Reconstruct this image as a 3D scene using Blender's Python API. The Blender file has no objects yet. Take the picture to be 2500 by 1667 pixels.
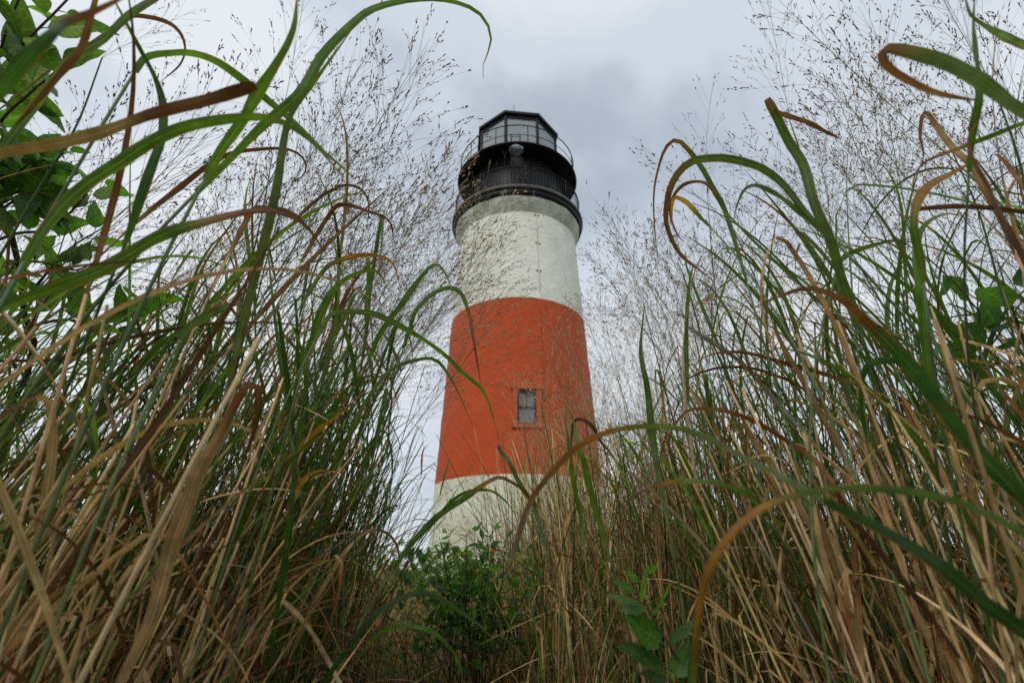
import bpy, bmesh, math, random
import numpy as np
from mathutils import Vector, Matrix, Euler

random.seed(11)
RNG = np.random.default_rng(11)
R = math.radians
SC = bpy.context.scene
COL = SC.collection

# ------------------------------------------------------------------ camera, sky, sun, exposure
CAM_Z, PITCH, FPX = 0.60, R(24.0), 1250.0          # FPX: focal length in pixels of the 2500 px wide photograph
cam_data = bpy.data.cameras.new("camera")
cam_data.sensor_width = 36.0
cam_data.lens = 18.0
cam_data.clip_start = 0.02
cam_data.clip_end = 3000.0
cam_data.dof.use_dof = True
cam_data.dof.focus_distance = 1.4
cam_data.dof.aperture_fstop = 5.0
cam = bpy.data.objects.new("camera", cam_data)
COL.objects.link(cam)
cam.location = (0, 0, CAM_Z)
cam.rotation_euler = (R(90) + PITCH, 0, 0)
SC.camera = cam

SUN_EL, SUN_AZ = R(48), R(-150)                     # azimuth clockwise from +y: behind the camera, to the left
world = bpy.data.worlds.new("World")
SC.world = world
world.use_nodes = True
nt = world.node_tree
nt.nodes.clear()
def N(tree, kind, **kw):
    n = tree.nodes.new(kind)
    for k, v in kw.items():
        setattr(n, k, v)
    return n
def L(tree, a, b):
    tree.links.new(a, b)
wo = N(nt, 'ShaderNodeOutputWorld')
bg = N(nt, 'ShaderNodeBackground'); bg.inputs['Strength'].default_value = 0.10
sky = N(nt, 'ShaderNodeTexSky', sky_type='NISHITA', sun_disc=False)
sky.sun_elevation = SUN_EL; sky.sun_rotation = SUN_AZ
tc = N(nt, 'ShaderNodeTexCoord')
mp = N(nt, 'ShaderNodeMapping'); mp.inputs['Scale'].default_value = (1.0, 1.0, 1.7)
mp.inputs['Location'].default_value = (18.6, 17.1, 19.8)
L(nt, tc.outputs['Generated'], mp.inputs['Vector'])
n1 = N(nt, 'ShaderNodeTexNoise'); n1.inputs['Scale'].default_value = 1.7; n1.inputs['Detail'].default_value = 5; n1.inputs['Roughness'].default_value = .48
n1.inputs['Distortion'].default_value = 0.35
n2 = N(nt, 'ShaderNodeTexNoise'); n2.inputs['Scale'].default_value = 6.5; n2.inputs['Detail'].default_value = 4; n2.inputs['Roughness'].default_value = .5
L(nt, mp.outputs[0], n1.inputs['Vector']); L(nt, mp.outputs[0], n2.inputs['Vector'])
mx = N(nt, 'ShaderNodeMix', data_type='FLOAT'); mx.inputs[0].default_value = .15
L(nt, n1.outputs['Fac'], mx.inputs[2]); L(nt, n2.outputs['Fac'], mx.inputs[3])
cr = N(nt, 'ShaderNodeValToRGB')
cr.color_ramp.interpolation = 'EASE'
cr.color_ramp.elements[0].position = .30; cr.color_ramp.elements[0].color = (.43, .487, .578, 1)
cr.color_ramp.elements[1].position = .58; cr.color_ramp.elements[1].color = (.805, .845, .895, 1)
e = cr.color_ramp.elements.new(.46); e.color = (.645, .705, .78, 1)
L(nt, mx.outputs[0], cr.inputs['Fac'])
sc10 = N(nt, 'ShaderNodeVectorMath', operation='SCALE'); sc10.inputs['Scale'].default_value = 10.3
L(nt, cr.outputs['Color'], sc10.inputs[0])
mixc = N(nt, 'ShaderNodeMix', data_type='RGBA'); mixc.inputs[0].default_value = .96
L(nt, sky.outputs[0], mixc.inputs[6]); L(nt, sc10.outputs[0], mixc.inputs[7])
L(nt, mixc.outputs[2], bg.inputs['Color'])
L(nt, bg.outputs[0], wo.inputs['Surface'])

sun_data = bpy.data.lights.new("sun", 'SUN')
sun_data.energy = 1.35
sun_data.angle = R(25)
sun_data.color = (1.0, .955, .89)
sun = bpy.data.objects.new("sun", sun_data)
COL.objects.link(sun)
sd = Vector((math.sin(SUN_AZ) * math.cos(SUN_EL), math.cos(SUN_AZ) * math.cos(SUN_EL), math.sin(SUN_EL)))
sun.rotation_euler = sd.to_track_quat('Z', 'Y').to_euler()

SC.view_settings.view_transform = 'Standard'
SC.view_settings.look = 'None'
SC.view_settings.exposure = 0.0
SC.view_settings.gamma = 1.0
SC.view_settings.use_curve_mapping = False
SC.render.engine = 'CYCLES'
SC.cycles.use_denoising = False
SC.cycles.max_bounces = 8
SC.cycles.transparent_max_bounces = 12

# ------------------------------------------------------------------ helpers
def px(x, y, t):
    """the world point seen at photograph pixel (x, y), t metres along the view axis"""
    u, v = (x - 1250.0) / FPX, (833.5 - y) / FPX
    cp, sp = math.cos(PITCH), math.sin(PITCH)
    return np.array([u * t, t * (cp - v * sp), CAM_Z + t * (sp + v * cp)])
VIEW = np.array([0, math.cos(PITCH), math.sin(PITCH)])

class MB:
    """collects tubes, ribbons and solids; build() links them as one mesh object with a colour and a 'rib' attribute"""
    def __init__(s):
        s.v, s.c, s.r, s.f, s.n = [], [], [], [], 0
    def add(s, v, f, col, rib=None):
        v = np.asarray(v, float).reshape(-1, 3)
        c = np.asarray(col, float)
        if c.ndim == 1: c = np.repeat(c[None, :], len(v), 0)
        if rib is None: rib = np.zeros((len(v), 3))
        s.v.append(v); s.c.append(c); s.r.append(rib)
        for a in f:
            a = np.asarray(a)
            if len(a): s.f.append(a + s.n)
        s.n += len(v)
    def tube(s, P, rad, col, sides=5, cap=True):
        P = np.asarray(P, float); n = len(P)
        rad = np.broadcast_to(np.asarray(rad, float), (n,))
        T = np.gradient(P, axis=0); T /= np.linalg.norm(T, axis=1)[:, None] + 1e-12
        ref = np.array([0, 0, 1.0]) if abs(T[:, 2]).mean() < .8 else np.array([1.0, 0, 0])
        A = np.cross(T, ref); A /= np.linalg.norm(A, axis=1)[:, None] + 1e-12
        B = np.cross(T, A)
        ang = np.arange(sides) * 2 * math.pi / sides
        ring = A[:, None, :] * np.cos(ang)[None, :, None] + B[:, None, :] * np.sin(ang)[None, :, None]
        V = (P[:, None, :] + ring * rad[:, None, None]).reshape(-1, 3)
        i = np.arange(n - 1)[:, None] * sides; j = np.arange(sides)[None, :]; k = (j + 1) % sides
        F = np.stack([i + j, i + k, i + sides + k, i + sides + j], -1).reshape(-1, 4)
        c = np.asarray(col, float)
        if c.ndim == 2: c = np.repeat(c, sides, 0)
        along = np.concatenate([[0], np.cumsum(np.linalg.norm(np.diff(P, axis=0), axis=1))])
        rib = np.zeros((n * sides, 3)); rib[:, 0] = np.tile(np.arange(sides) / sides, n); rib[:, 1] = np.repeat(along, sides)
        faces = [F]
        if cap and sides >= 3:
            faces += [np.arange(sides)[None, ::-1], (np.arange(sides) + (n - 1) * sides)[None, :]]
        s.add(V, faces, c, rib)
    def ribbon(s, P, W, S, col, fold=.18, rnd=0.0):
        """a grass blade: P centre line, W widths, S side vectors, a shallow V across"""
        P = np.asarray(P, float); n = len(P)
        T = np.gradient(P, axis=0); T /= np.linalg.norm(T, axis=1)[:, None] + 1e-12
        S = S - (S * T).sum(1)[:, None] * T; S /= np.linalg.norm(S, axis=1)[:, None] + 1e-12
        Nn = np.cross(S, T)
        h = (W / 2)[:, None]
        V = np.stack([P - S * h + Nn * h * fold, P, P + S * h + Nn * h * fold], 1).reshape(-1, 3)
        i = np.arange(n - 1) * 3
        F = np.concatenate([np.stack([i, i + 1, i + 4, i + 3], -1), np.stack([i + 1, i + 2, i + 5, i + 4], -1)])
        c = np.asarray(col, float)
        if c.ndim == 2: c = np.repeat(c, 3, 0)
        along = np.concatenate([[0], np.cumsum(np.linalg.norm(np.diff(P, axis=0), axis=1))])
        rib = np.zeros((n * 3, 3)); rib[:, 0] = np.tile([-1, 0, 1], n); rib[:, 1] = np.repeat(along, 3); rib[:, 2] = rnd
        s.add(V, [F], c, rib)
    def box(s, a, b, col=(1, 1, 1), M=None):
        a, b = np.minimum(a, b), np.maximum(a, b)
        V = np.array([[x, y, z] for x in (a[0], b[0]) for y in (a[1], b[1]) for z in (a[2], b[2])], float)
        F = np.array([[0, 1, 3, 2], [4, 6, 7, 5], [0, 4, 5, 1], [2, 3, 7, 6], [0, 2, 6, 4], [1, 5, 7, 3]])
        if M is not None: V = V @ M[:3, :3].T + M[:3, 3]
        s.add(V, [F], col)
    def mesh(s, name, smooth=True):
        me = bpy.data.meshes.new(name)
        v = np.concatenate(s.v).astype(np.float32)
        me.vertices.add(len(v)); me.vertices.foreach_set('co', v.ravel())
        loops = np.concatenate([f.reshape(-1) for f in s.f]).astype(np.int32)
        sizes = np.concatenate([np.full(len(f), f.shape[1]) for f in s.f])
        me.loops.add(len(loops)); me.loops.foreach_set('vertex_index', loops)
        me.polygons.add(len(sizes))
        me.polygons.foreach_set('loop_start', np.concatenate([[0], np.cumsum(sizes)[:-1]]).astype(np.int32))
        me.polygons.foreach_set('use_smooth', np.full(len(sizes), smooth))
        me.update(calc_edges=True)
        ca = me.attributes.new('Col', 'FLOAT_COLOR', 'POINT')
        c = np.concatenate(s.c); c = np.concatenate([c, np.ones((len(c), 1))], 1).astype(np.float32)
        ca.data.foreach_set('color', c.ravel())
        ra = me.attributes.new('rib', 'FLOAT_VECTOR', 'POINT')
        ra.data.foreach_set('vector', np.concatenate(s.r).astype(np.float32).ravel())
        return me
    def build(s, name, mat, parent=None, smooth=True):
        return link(name, s.mesh(name, smooth), mat, parent)

def link(name, me, mat, parent=None):
    if mat is not None and not me.materials: me.materials.append(mat)
    o = bpy.data.objects.new(name, me); COL.objects.link(o)
    if parent is not None: o.parent = parent
    return o
def tag(o, label=None, cat=None, group=None, kind=None):
    for k, v in (('label', label), ('category', cat), ('group', group), ('kind', kind)):
        if v: o[k] = v
    return o
def empty(name, loc=(0, 0, 0), **kw):
    o = bpy.data.objects.new(name, None); COL.objects.link(o); o.location = loc; o.empty_display_size = .05
    return tag(o, **kw)

# ------------------------------------------------------------------ materials
def base_mat(name):
    m = bpy.data.materials.new(name); m.use_nodes = True
    t = m.node_tree; t.nodes.clear()
    return m, t, N(t, 'ShaderNodeOutputMaterial')
def math_node(t, op, a, b=None, clamp=False):
    n = N(t, 'ShaderNodeMath', operation=op, use_clamp=clamp)
    for i, q in ((0, a), (1, b)):
        if q is None: continue
        if hasattr(q, 'is_output'): L(t, q, n.inputs[i])
        else: n.inputs[i].default_value = q
    return n.outputs[0]
def noise(t, vec, scale, detail=3, rough=.55):
    n = N(t, 'ShaderNodeTexNoise'); n.inputs['Scale'].default_value = scale; n.inputs['Detail'].default_value = detail; n.inputs['Roughness'].default_value = rough
    if vec is not None: L(t, vec, n.inputs['Vector'])
    return n.outputs['Fac']
def maprange(t, v, a, b, c, d):
    n = N(t, 'ShaderNodeMapRange'); L(t, v, n.inputs[0])
    for i, q in enumerate((a, b, c, d)): n.inputs[i + 1].default_value = q
    return n.outputs[0]

def blade_material(name, transl, rough, vein=False, boost=1.7, spec=.35, edge=0.0):
    """thin leaf: colour from the blade itself, fine parallel veins, pale rust spots, light passing through"""
    m, t, out = base_mat(name)
    col = N(t, 'ShaderNodeAttribute', attribute_name='Col').outputs['Color']
    rib = N(t, 'ShaderNodeAttribute', attribute_name='rib').outputs['Vector']
    sep = N(t, 'ShaderNodeSeparateXYZ'); L(t, rib, sep.inputs[0])
    u, v = sep.outputs[0], sep.outputs[1]
    comb = N(t, 'ShaderNodeCombineXYZ')
    L(t, u, comb.inputs[0]); L(t, v, comb.inputs[1]); L(t, sep.outputs[2], comb.inputs[2])
    if not vein:
        sm = N(t, 'ShaderNodeMapping'); sm.inputs['Scale'].default_value = (7, 9, 40); L(t, comb.outputs[0], sm.inputs[0])
        streak = maprange(t, noise(t, sm.outputs[0], 1.0, 3), .3, .7, .52, 1.48)
        mid = maprange(t, math_node(t, 'ABSOLUTE', u), 0.0, .16, 1.55, 1.0)
    else:
        a = math_node(t, 'SUBTRACT', math_node(t, 'MULTIPLY', v, 1000 / 7.5 * 6.283), math_node(t, 'MULTIPLY', math_node(t, 'ABSOLUTE', u), 7.0))
        streak = maprange(t, math_node(t, 'SINE', a), .75, 1.0, 1.0, 1.4)
        mid = maprange(t, math_node(t, 'ABSOLUTE', u), 0.0, .10, 1.6, 1.0)
    tcn = N(t, 'ShaderNodeTexCoord').outputs['Object']
    blotch = maprange(t, noise(t, tcn, 38.0, 4), .35, .68, .74, 1.25)
    k = math_node(t, 'MULTIPLY', math_node(t, 'MULTIPLY', streak, mid), blotch)
    sc = N(t, 'ShaderNodeVectorMath', operation='SCALE'); L(t, col, sc.inputs[0]); L(t, k, sc.inputs['Scale'])
    if edge:
        em = N(t, 'ShaderNodeMapping'); em.inputs['Scale'].default_value = (.6, 16, 40); L(t, comb.outputs[0], em.inputs[0])
        ev = math_node(t, 'MULTIPLY', maprange(t, math_node(t, 'ABSOLUTE', u), .55, 1.0, 0, 1), maprange(t, noise(t, em.outputs[0], 1.0, 4), .48, .66, 0, edge), clamp=True)
        eo = N(t, 'ShaderNodeMix', data_type='RGBA'); L(t, ev, eo.inputs[0]); L(t, sc.outputs[0], eo.inputs[6]); eo.inputs[7].default_value = (.26, .115, .02, 1)
        sc = eo; sc_out = eo.outputs[2]
    else: sc_out = sc.outputs[0]
    spots = maprange(t, noise(t, tcn, 95.0, 2), .66, .74, 0, .55)
    mixs = N(t, 'ShaderNodeMix', data_type='RGBA'); L(t, spots, mixs.inputs[0]); L(t, sc_out, mixs.inputs[6]); mixs.inputs[7].default_value = (.12, .06, .02, 1)
    # the two faces of a leaf differ: the upper one is a little bluer and paler
    geo = N(t, 'ShaderNodeNewGeometry').outputs['Backfacing']
    hs = N(t, 'ShaderNodeMix', data_type='RGBA', blend_type='MULTIPLY'); L(t, math_node(t, 'MULTIPLY', geo, .8), hs.inputs[0])
    L(t, mixs.outputs[2], hs.inputs[6]); hs.inputs[7].default_value = (1.12, 1.1, 1.35, 1)
    bs = N(t, 'ShaderNodeBsdfPrincipled'); L(t, hs.outputs[2], bs.inputs['Base Color']); bs.inputs['Roughness'].default_value = rough
    bs.inputs['Specular IOR Level'].default_value = spec
    bump = N(t, 'ShaderNodeBump'); bump.inputs['Strength'].default_value = .25; bump.inputs['Distance'].default_value = .0006
    L(t, k, bump.inputs['Height']); L(t, bump.outputs[0], bs.inputs['Normal'])
    tl = N(t, 'ShaderNodeBsdfTranslucent')
    tm = N(t, 'ShaderNodeMix', data_type='RGBA', blend_type='MULTIPLY'); tm.inputs[0].default_value = 1.0; L(t, mixs.outputs[2], tm.inputs[6]); tm.inputs[7].default_value = (boost, boost, boost * .55, 1)
    L(t, tm.outputs[2], tl.inputs['Color'])
    ms = N(t, 'ShaderNodeMixShader'); ms.inputs[0].default_value = transl
    L(t, bs.outputs[0], ms.inputs[1]); L(t, tl.outputs[0], ms.inputs[2]); L(t, ms.outputs[0], out.inputs[0])
    return m
def attr_material(name, rough=.7, streak_scale=(3, 25, 1), amount=.35):
    m, t, out = base_mat(name)
    col = N(t, 'ShaderNodeAttribute', attribute_name='Col').outputs['Color']
    rib = N(t, 'ShaderNodeAttribute', attribute_name='rib').outputs['Vector']
    sm = N(t, 'ShaderNodeMapping'); sm.inputs['Scale'].default_value = streak_scale; L(t, rib, sm.inputs[0])
    tcn = N(t, 'ShaderNodeTexCoord').outputs['Object']
    k = math_node(t, 'MULTIPLY', maprange(t, noise(t, sm.outputs[0], 1.0), .3, .7, 1 - amount, 1 + amount), maprange(t, noise(t, tcn, 30.0), .3, .7, 1 - amount * .7, 1 + amount * .7))
    sc = N(t, 'ShaderNodeVectorMath', operation='SCALE'); L(t, col, sc.inputs[0]); L(t, k, sc.inputs['Scale'])
    bs = N(t, 'ShaderNodeBsdfPrincipled'); L(t, sc.outputs[0], bs.inputs['Base Color']); bs.inputs['Roughness'].default_value = rough
    bs.inputs['Specular IOR Level'].default_value = .3
    L(t, bs.outputs[0], out.inputs[0])
    return m
M_BLADE = blade_material('grass_blade', .48, .45, edge=.9, spec=.3)
M_DRY = blade_material('dry_blade', .22, .8, boost=1.3, spec=.1)
M_LEAF = blade_material('broad_leaf', .56, .36, vein=True, boost=2.05)
M_CULM = attr_material('culm', .55)
M_TWIG = attr_material('twig', .8, (4, 60, 1), .4)
M_SEED = attr_material('seed_head', .7, (1, 1, 1), .2)

def wall_material(name, base, dirt, dirt_lo, dirt_hi, amount, bump_d=.03, rough=.75):
    """thick paint over rough masonry: stretched lumps, faint vertical runs and algae"""
    m, t, out = base_mat(name)
    tcn = N(t, 'ShaderNodeTexCoord').outputs['Object']
    geo = N(t, 'ShaderNodeMapping'); geo.inputs['Scale'].default_value = (1.6, 1.6, 3.6); L(t, tcn, geo.inputs[0])
    lump = noise(t, geo.outputs[0], 2.2, 5, .62)
    fine = noise(t, geo.outputs[0], 13.0, 3, .6)
    run = N(t, 'ShaderNodeMapping'); run.inputs['Scale'].default_value = (1.5, 1.5, .55); L(t, tcn, run.inputs[0])
    streak = noise(t, run.outputs[0], 1.6, 5, .6)
    pat = noise(t, tcn, .55, 4, .6)
    d = math_node(t, 'MULTIPLY', maprange(t, math_node(t, 'ADD', math_node(t, 'MULTIPLY', streak, .6), math_node(t, 'MULTIPLY', pat, .55)), dirt_lo, dirt_hi, 0, 1), amount, clamp=True)
    mixd = N(t, 'ShaderNodeMix', data_type='RGBA'); L(t, d, mixd.inputs[0]); mixd.inputs[6].default_value = (*base, 1); mixd.inputs[7].default_value = (*dirt, 1)
    k = math_node(t, 'MULTIPLY', maprange(t, fine, .3, .7, .93, 1.05), maprange(t, lump, .3, .7, .90, 1.07))
    sc = N(t, 'ShaderNodeVectorMath', operation='SCALE'); L(t, mixd.outputs[2], sc.inputs[0]); L(t, k, sc.inputs['Scale'])
    bs = N(t, 'ShaderNodeBsdfPrincipled'); L(t, sc.outputs[0], bs.inputs['Base Color']); bs.inputs['Roughness'].default_value = rough
    bs.inputs['Specular IOR Level'].default_value = .3
    h = math_node(t, 'ADD', math_node(t, 'MULTIPLY', lump, 1.0), math_node(t, 'MULTIPLY', fine, .35))
    bump = N(t, 'ShaderNodeBump'); bump.inputs['Strength'].default_value = .75; bump.inputs['Distance'].default_value = bump_d
    L(t, h, bump.inputs['Height']); L(t, bump.outputs[0], bs.inputs['Normal'])
    L(t, bs.outputs[0], out.inputs[0])
    return m
def plain_material(name, col, rough=.5, metal=0.0, var=.15, scale=3.0):
    m, t, out = base_mat(name)
    tcn = N(t, 'ShaderNodeTexCoord').outputs['Object']
    k = maprange(t, noise(t, tcn, scale, 5), .3, .7, 1 - var, 1 + var)
    sc = N(t, 'ShaderNodeVectorMath', operation='SCALE'); sc.inputs[0].default_value = col; L(t, k, sc.inputs['Scale'])
    bs = N(t, 'ShaderNodeBsdfPrincipled'); L(t, sc.outputs[0], bs.inputs['Base Color']); bs.inputs['Roughness'].default_value = rough; bs.inputs['Metallic'].default_value = metal
    if max(col) < .05: bs.inputs['Specular IOR Level'].default_value = .25
    L(t, bs.outputs[0], out.inputs[0])
    return m
M_WHITE = wall_material('white_masonry_paint', (.79, .80, .71), (.48, .49, .30), .54, .84, .42)
M_LOWWHITE = wall_material('lower_white_masonry_paint', (.76, .77, .63), (.48, .47, .28), .46, .74, .75)
M_CORBEL = wall_material('algae_stained_white_paint', (.64, .665, .59), (.27, .28, .18), .46, .72, .8, .05)
M_RED = wall_material('red_masonry_paint', (.51, .072, .0135), (.36, .052, .015), .46, .78, .45, .028)
M_REDTRIM = plain_material('red_trim_paint', (.50, .072, .014), .65)
M_IRON = plain_material('black_iron_paint', (.008, .008, .010), .5, 0, .25)
M_IRON_MATT = plain_material('weathered_black_iron', (.011, .011, .014), .6, 0, .3)
M_IRON_WORN = plain_material('worn_grey_edge_paint', (.085, .09, .085), .6, 0, .3)
M_SASH = plain_material('dark_sash_paint', (.03, .033, .04), .5)

def glass_material(name, tint, transp, rough=.06, body=(.1, .11, .12)):
    m, t, out = base_mat(name)
    tr = N(t, 'ShaderNodeBsdfTransparent'); tr.inputs[0].default_value = (*tint, 1)
    gl = N(t, 'ShaderNodeBsdfPrincipled'); gl.inputs['Base Color'].default_value = (*body, 1); gl.inputs['Roughness'].default_value = rough
    gl.inputs['Specular IOR Level'].default_value = .8
    ms = N(t, 'ShaderNodeMixShader'); ms.inputs[0].default_value = 1 - transp
    L(t, tr.outputs[0], ms.inputs[1]); L(t, gl.outputs[0], ms.inputs[2]); L(t, ms.outputs[0], out.inputs[0])
    return m
M_LANTERN_GLASS = glass_material('lantern_glass', (.88, .92, .94), .5, .05, (.50, .54, .56))
M_WINDOW_GLASS = glass_material('window_glass', (.5, .52, .55), .25, .08, (.24, .26, .28))

# ------------------------------------------------------------------ ground
def ground_height(x, y):
    return 0.05 * np.sin(x * 1.3 + .4) * np.cos(y * .9) + .04 * np.sin(x * .31 + y * .47)
def build_ground():
    xs = np.concatenate([-np.geomspace(1500, 8, 14), np.linspace(-7, 7, 57), np.geomspace(8, 1500, 14)])
    ys = np.concatenate([-np.geomspace(600, 4, 10), np.linspace(-3, 9, 49), np.geomspace(10, 2200, 20)])
    X, Y = np.meshgrid(xs, ys, indexing='ij')
    near = np.exp(-(X ** 2 + (Y - 3) ** 2) / 900.0)
    Z = ground_height(X, Y) * near - .35 * (1 - near) - .0006 * np.maximum(0, np.hypot(X, Y) - 40)
    V = np.stack([X, Y, Z], -1).reshape(-1, 3)
    nx, ny = len(xs), len(ys)
    i = np.arange(nx - 1)[:, None] * ny + np.arange(ny - 1)[None, :]
    F = np.stack([i, i + ny, i + ny + 1, i + 1], -1).reshape(-1, 4)
    mb = MB(); mb.add(V, [F], (1, 1, 1))
    m, t, out = base_mat('grassy_soil')
    tcn = N(t, 'ShaderNodeTexCoord').outputs['Object']
    cr_ = N(t, 'ShaderNodeValToRGB'); L(t, noise(t, tcn, 1.1, 8, .65), cr_.inputs[0])
    cr_.color_ramp.elements[0].position = .35; cr_.color_ramp.elements[0].color = (.05, .035, .018, 1)
    cr_.color_ramp.elements[1].position = .65; cr_.color_ramp.elements[1].color = (.10, .11, .045, 1)
    bs = N(t, 'ShaderNodeBsdfPrincipled'); L(t, cr_.outputs[0], bs.inputs['Base Color']); bs.inputs['Roughness'].default_value = .95
    bump = N(t, 'ShaderNodeBump'); bump.inputs['Distance'].default_value = .05; L(t, noise(t, tcn, 14.0, 6), bump.inputs['Height']); L(t, bump.outputs[0], bs.inputs['Normal'])
    L(t, bs.outputs[0], out.inputs[0])
    tag(mb.build('ground', m), kind='structure')
build_ground()

# ------------------------------------------------------------------ lighthouse
TX, TY = 0.25, 20.0
Z0 = CAM_Z                                         # heights below were measured from the eye
def build_lighthouse():
    t = empty('lighthouse', (TX, TY, 0), label='tall white lighthouse with a broad red band and black lantern room', cat='lighthouse')
    ROT = R(6.5)
    def lathe(name, prof, mat, parent=t, seg=128, wob=0.0, rings=1, smooth=True):
        pts = []
        for (r0, z0), (r1, z1) in zip(prof[:-1], prof[1:]):
            for k in range(rings): pts.append((r0 + (r1 - r0) * k / rings, z0 + (z1 - z0) * k / rings))
        pts.append(prof[-1])
        a = np.arange(seg) * 2 * math.pi / seg
        V = []
        for r, z in pts:
            rr = r + (wob * (np.sin(a * 7 + z * 3.1) + np.sin(a * 13 - z * 5.3 + 1) + np.sin(a * 23 + z * 9)) if wob else 0)
            V.append(np.stack([rr * np.sin(a), -rr * np.cos(a), np.full(seg, z)], -1))
        n = len(pts)
        i = np.arange(n - 1)[:, None] * seg; j = np.arange(seg)[None, :]; k = (j + 1) % seg
        F = np.stack([i + j, i + k, i + seg + k, i + seg + j], -1).reshape(-1, 4)
        mb = MB(); mb.add(np.concatenate(V), [F], (1, 1, 1))
        o = mb.build(name, mat, parent, smooth)
        return o
    z_rb, z_rt, z_st = Z0 + 2.83, Z0 + 9.49, Z0 + 13.66
    def r_at(z): return 3.15 + (2.655 - 3.15) * (z - z_rb) / (z_st - z_rb)
    lathe('lower_white_wall', [(r_at(-.6), -.6), (r_at(z_rb), z_rb)], M_LOWWHITE, wob=.006, rings=24)
    # the red wall is a real shell with an opening cut for the window
    wz0, wz1 = Z0 + 4.49, Z0 + 5.74                 # opening bottom, top
    wa = R(5.0); half = .345
    seg = 192
    wall = MB()
    zs = np.concatenate([np.linspace(z_rb, wz0, 8), np.linspace(wz0, wz1, 8)[1:], np.linspace(wz1, z_rt, 14)[1:]])
    dth = math.asin(half / r_at((wz0 + wz1) / 2))
    a = np.concatenate([[wa - dth, wa - dth / 3, wa + dth / 3, wa + dth], np.linspace(wa + dth, wa - dth + 2 * math.pi, seg)[1:-1]])
    V = []
    for z in zs:
        rr = r_at(z) + .006 * (np.sin(a * 7 + z * 3.1) + np.sin(a * 13 - z * 5.3) + np.sin(a * 23 + z * 9)) * (0 if False else 1)
        V.append(np.stack([rr * np.sin(a), -rr * np.cos(a), np.full(len(a), z)], -1))
    ns = len(a); F = []
    for i in range(len(zs) - 1):
        inwin = wz0 - 1e-6 <= zs[i] and zs[i + 1] <= wz1 + 1e-6
        for j in range(ns):
            if inwin and j < 3: continue
            k = (j + 1) % ns
            F.append((i * ns + j, i * ns + k, (i + 1) * ns + k, (i + 1) * ns + j))
    wall.add(np.concatenate(V), [np.array(F)], (1, 1, 1))
    wall.build('red_wall', M_RED, t)
    lathe('upper_white_wall', [(r_at(z_rt), z_rt), (r_at(z_st) + .01, z_st)], M_WHITE, wob=.006, rings=16)
    lathe('corbel', [(2.665, z_st), (2.70, z_st + .10), (2.80, z_st + .33), (2.885, z_st + .56), (2.90, z_st + .66)], M_CORBEL, wob=.007, rings=3)
    # window
    mid_z = (wz0 + wz1) / 2; rw = r_at(mid_z)
    fx = empty('window', (rw * math.sin(wa), -rw * math.cos(wa), mid_z)); fx.parent = t; fx.rotation_euler = (0, 0, wa)
    hz = (wz1 - wz0) / 2
    rv = MB()                                     # reveal
    rv.box((-half, -.02, -hz), (-half + .02, .40, hz)); rv.box((half - .02, -.02, -hz), (half, .40, hz))
    rv.box((-half, -.02, hz - .02), (half, .40, hz)); rv.box((-half, -.02, -hz), (half, .40, -hz + .02))
    rv.build('reveal', M_REDTRIM, fx, False)
    tr = MB(); tr.box((-half - .21, -.075, hz), (half + .21, .10, hz + .19)); tr.build('lintel', M_REDTRIM, fx, False)
    tr = MB(); tr.box((-half - .19, -.085, -hz - .13), (half + .19, .10, -hz)); tr.build('sill', M_REDTRIM, fx, False)
    for sgn in (-1, 1):
        tr = MB(); tr.box((sgn * half, -.055, -hz + .002), (sgn * (half + .155), .10, hz - .002)); tr.build('side_trim', M_REDTRIM, fx, False)
    fr = MB(); w = .055; hh = half - .022; hv = hz - .022
    for b in (((-hh, .11, -hv), (-hh + w, .19, hv)), ((hh - w, .11, -hv), (hh, .19, hv)), ((-hh + w, .112, hv - w - .03), (hh - w, .188, hv)), ((-hh + w, .112, -hv), (hh - w, .188, -hv + w)), ((-hh + w, .105, -.035), (hh - w, .186, .03))):
        fr.box(*b)
    fr.build('sash', M_SASH, fx, False)
    mu = MB(); mu.box((-.012, .125, .03), (.012, .165, hv - w - .03)); mu.build('glazing_bar', M_IRON_WORN, fx, False)
    for z0_, z1_ in ((-hv + w, -.035), (.03, hv - w - .03)):
        pn = MB(); pn.box((-hh + w, .143, z0_), (hh - w, .149, z1_)); pn.build('pane', M_WINDOW_GLASS, fx, False)
    bl = MB(); bl.box((-hh, .42, -hv), (hh, .45, hv)); bl.build('blind', plain_material('grey_window_blind', (.34, .36, .38), .8), fx, False)
    # conduit running down the front
    ca = R(17.0); P = []
    for z in np.linspace(.5, z_st - .02, 40): P.append(((r_at(z) + .012) * math.sin(ca), -(r_at(z) + .012) * math.cos(ca), z))
    P = np.array(P)
    c1 = MB(); c1.tube(P[P[:, 2] > z_rt], .011, (1, 1, 1)); c1.build('conduit', plain_material('stained_conduit', (.50, .47, .36), .7), t)
    c1 = MB(); c1.tube(P[(P[:, 2] < z_rt) & (P[:, 2] > z_rb)], .011, (1, 1, 1)); c1.build('conduit', M_RED, t)
    mbr = plain_material('rust_stained_bracket', (.20, .15, .08), .8)
    for z in (z_st - .12, z_st - 1.55, z_st - 2.9):
        for d in (-.05, .05):
            br = MB(); p = np.array([(r_at(z) + .01) * math.sin(ca + d * .5), -(r_at(z) + .01) * math.cos(ca + d * .5), z]); br.box(p - .03, p + .03)
            br.build('conduit_bracket', mbr, t, False)
    # lower gallery
    zg = Z0 + 14.32
    lathe('gallery_torus', [(2.84, zg), (2.93, zg + .01), (2.99, zg + .07), (3.015, zg + .15), (3.0, zg + .24), (2.95, zg + .285), (2.90, zg + .30)], M_IRON, rings=2)
    lathe('gallery_deck', [(2.88, zg + .30), (3.05, zg + .302), (3.075, zg + .32), (3.08, zg + .40), (3.06, zg + .455), (3.0, zg + .465), (1.5, zg + .47)], M_IRON_WORN, rings=1)
    zd = zg + .47
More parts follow.
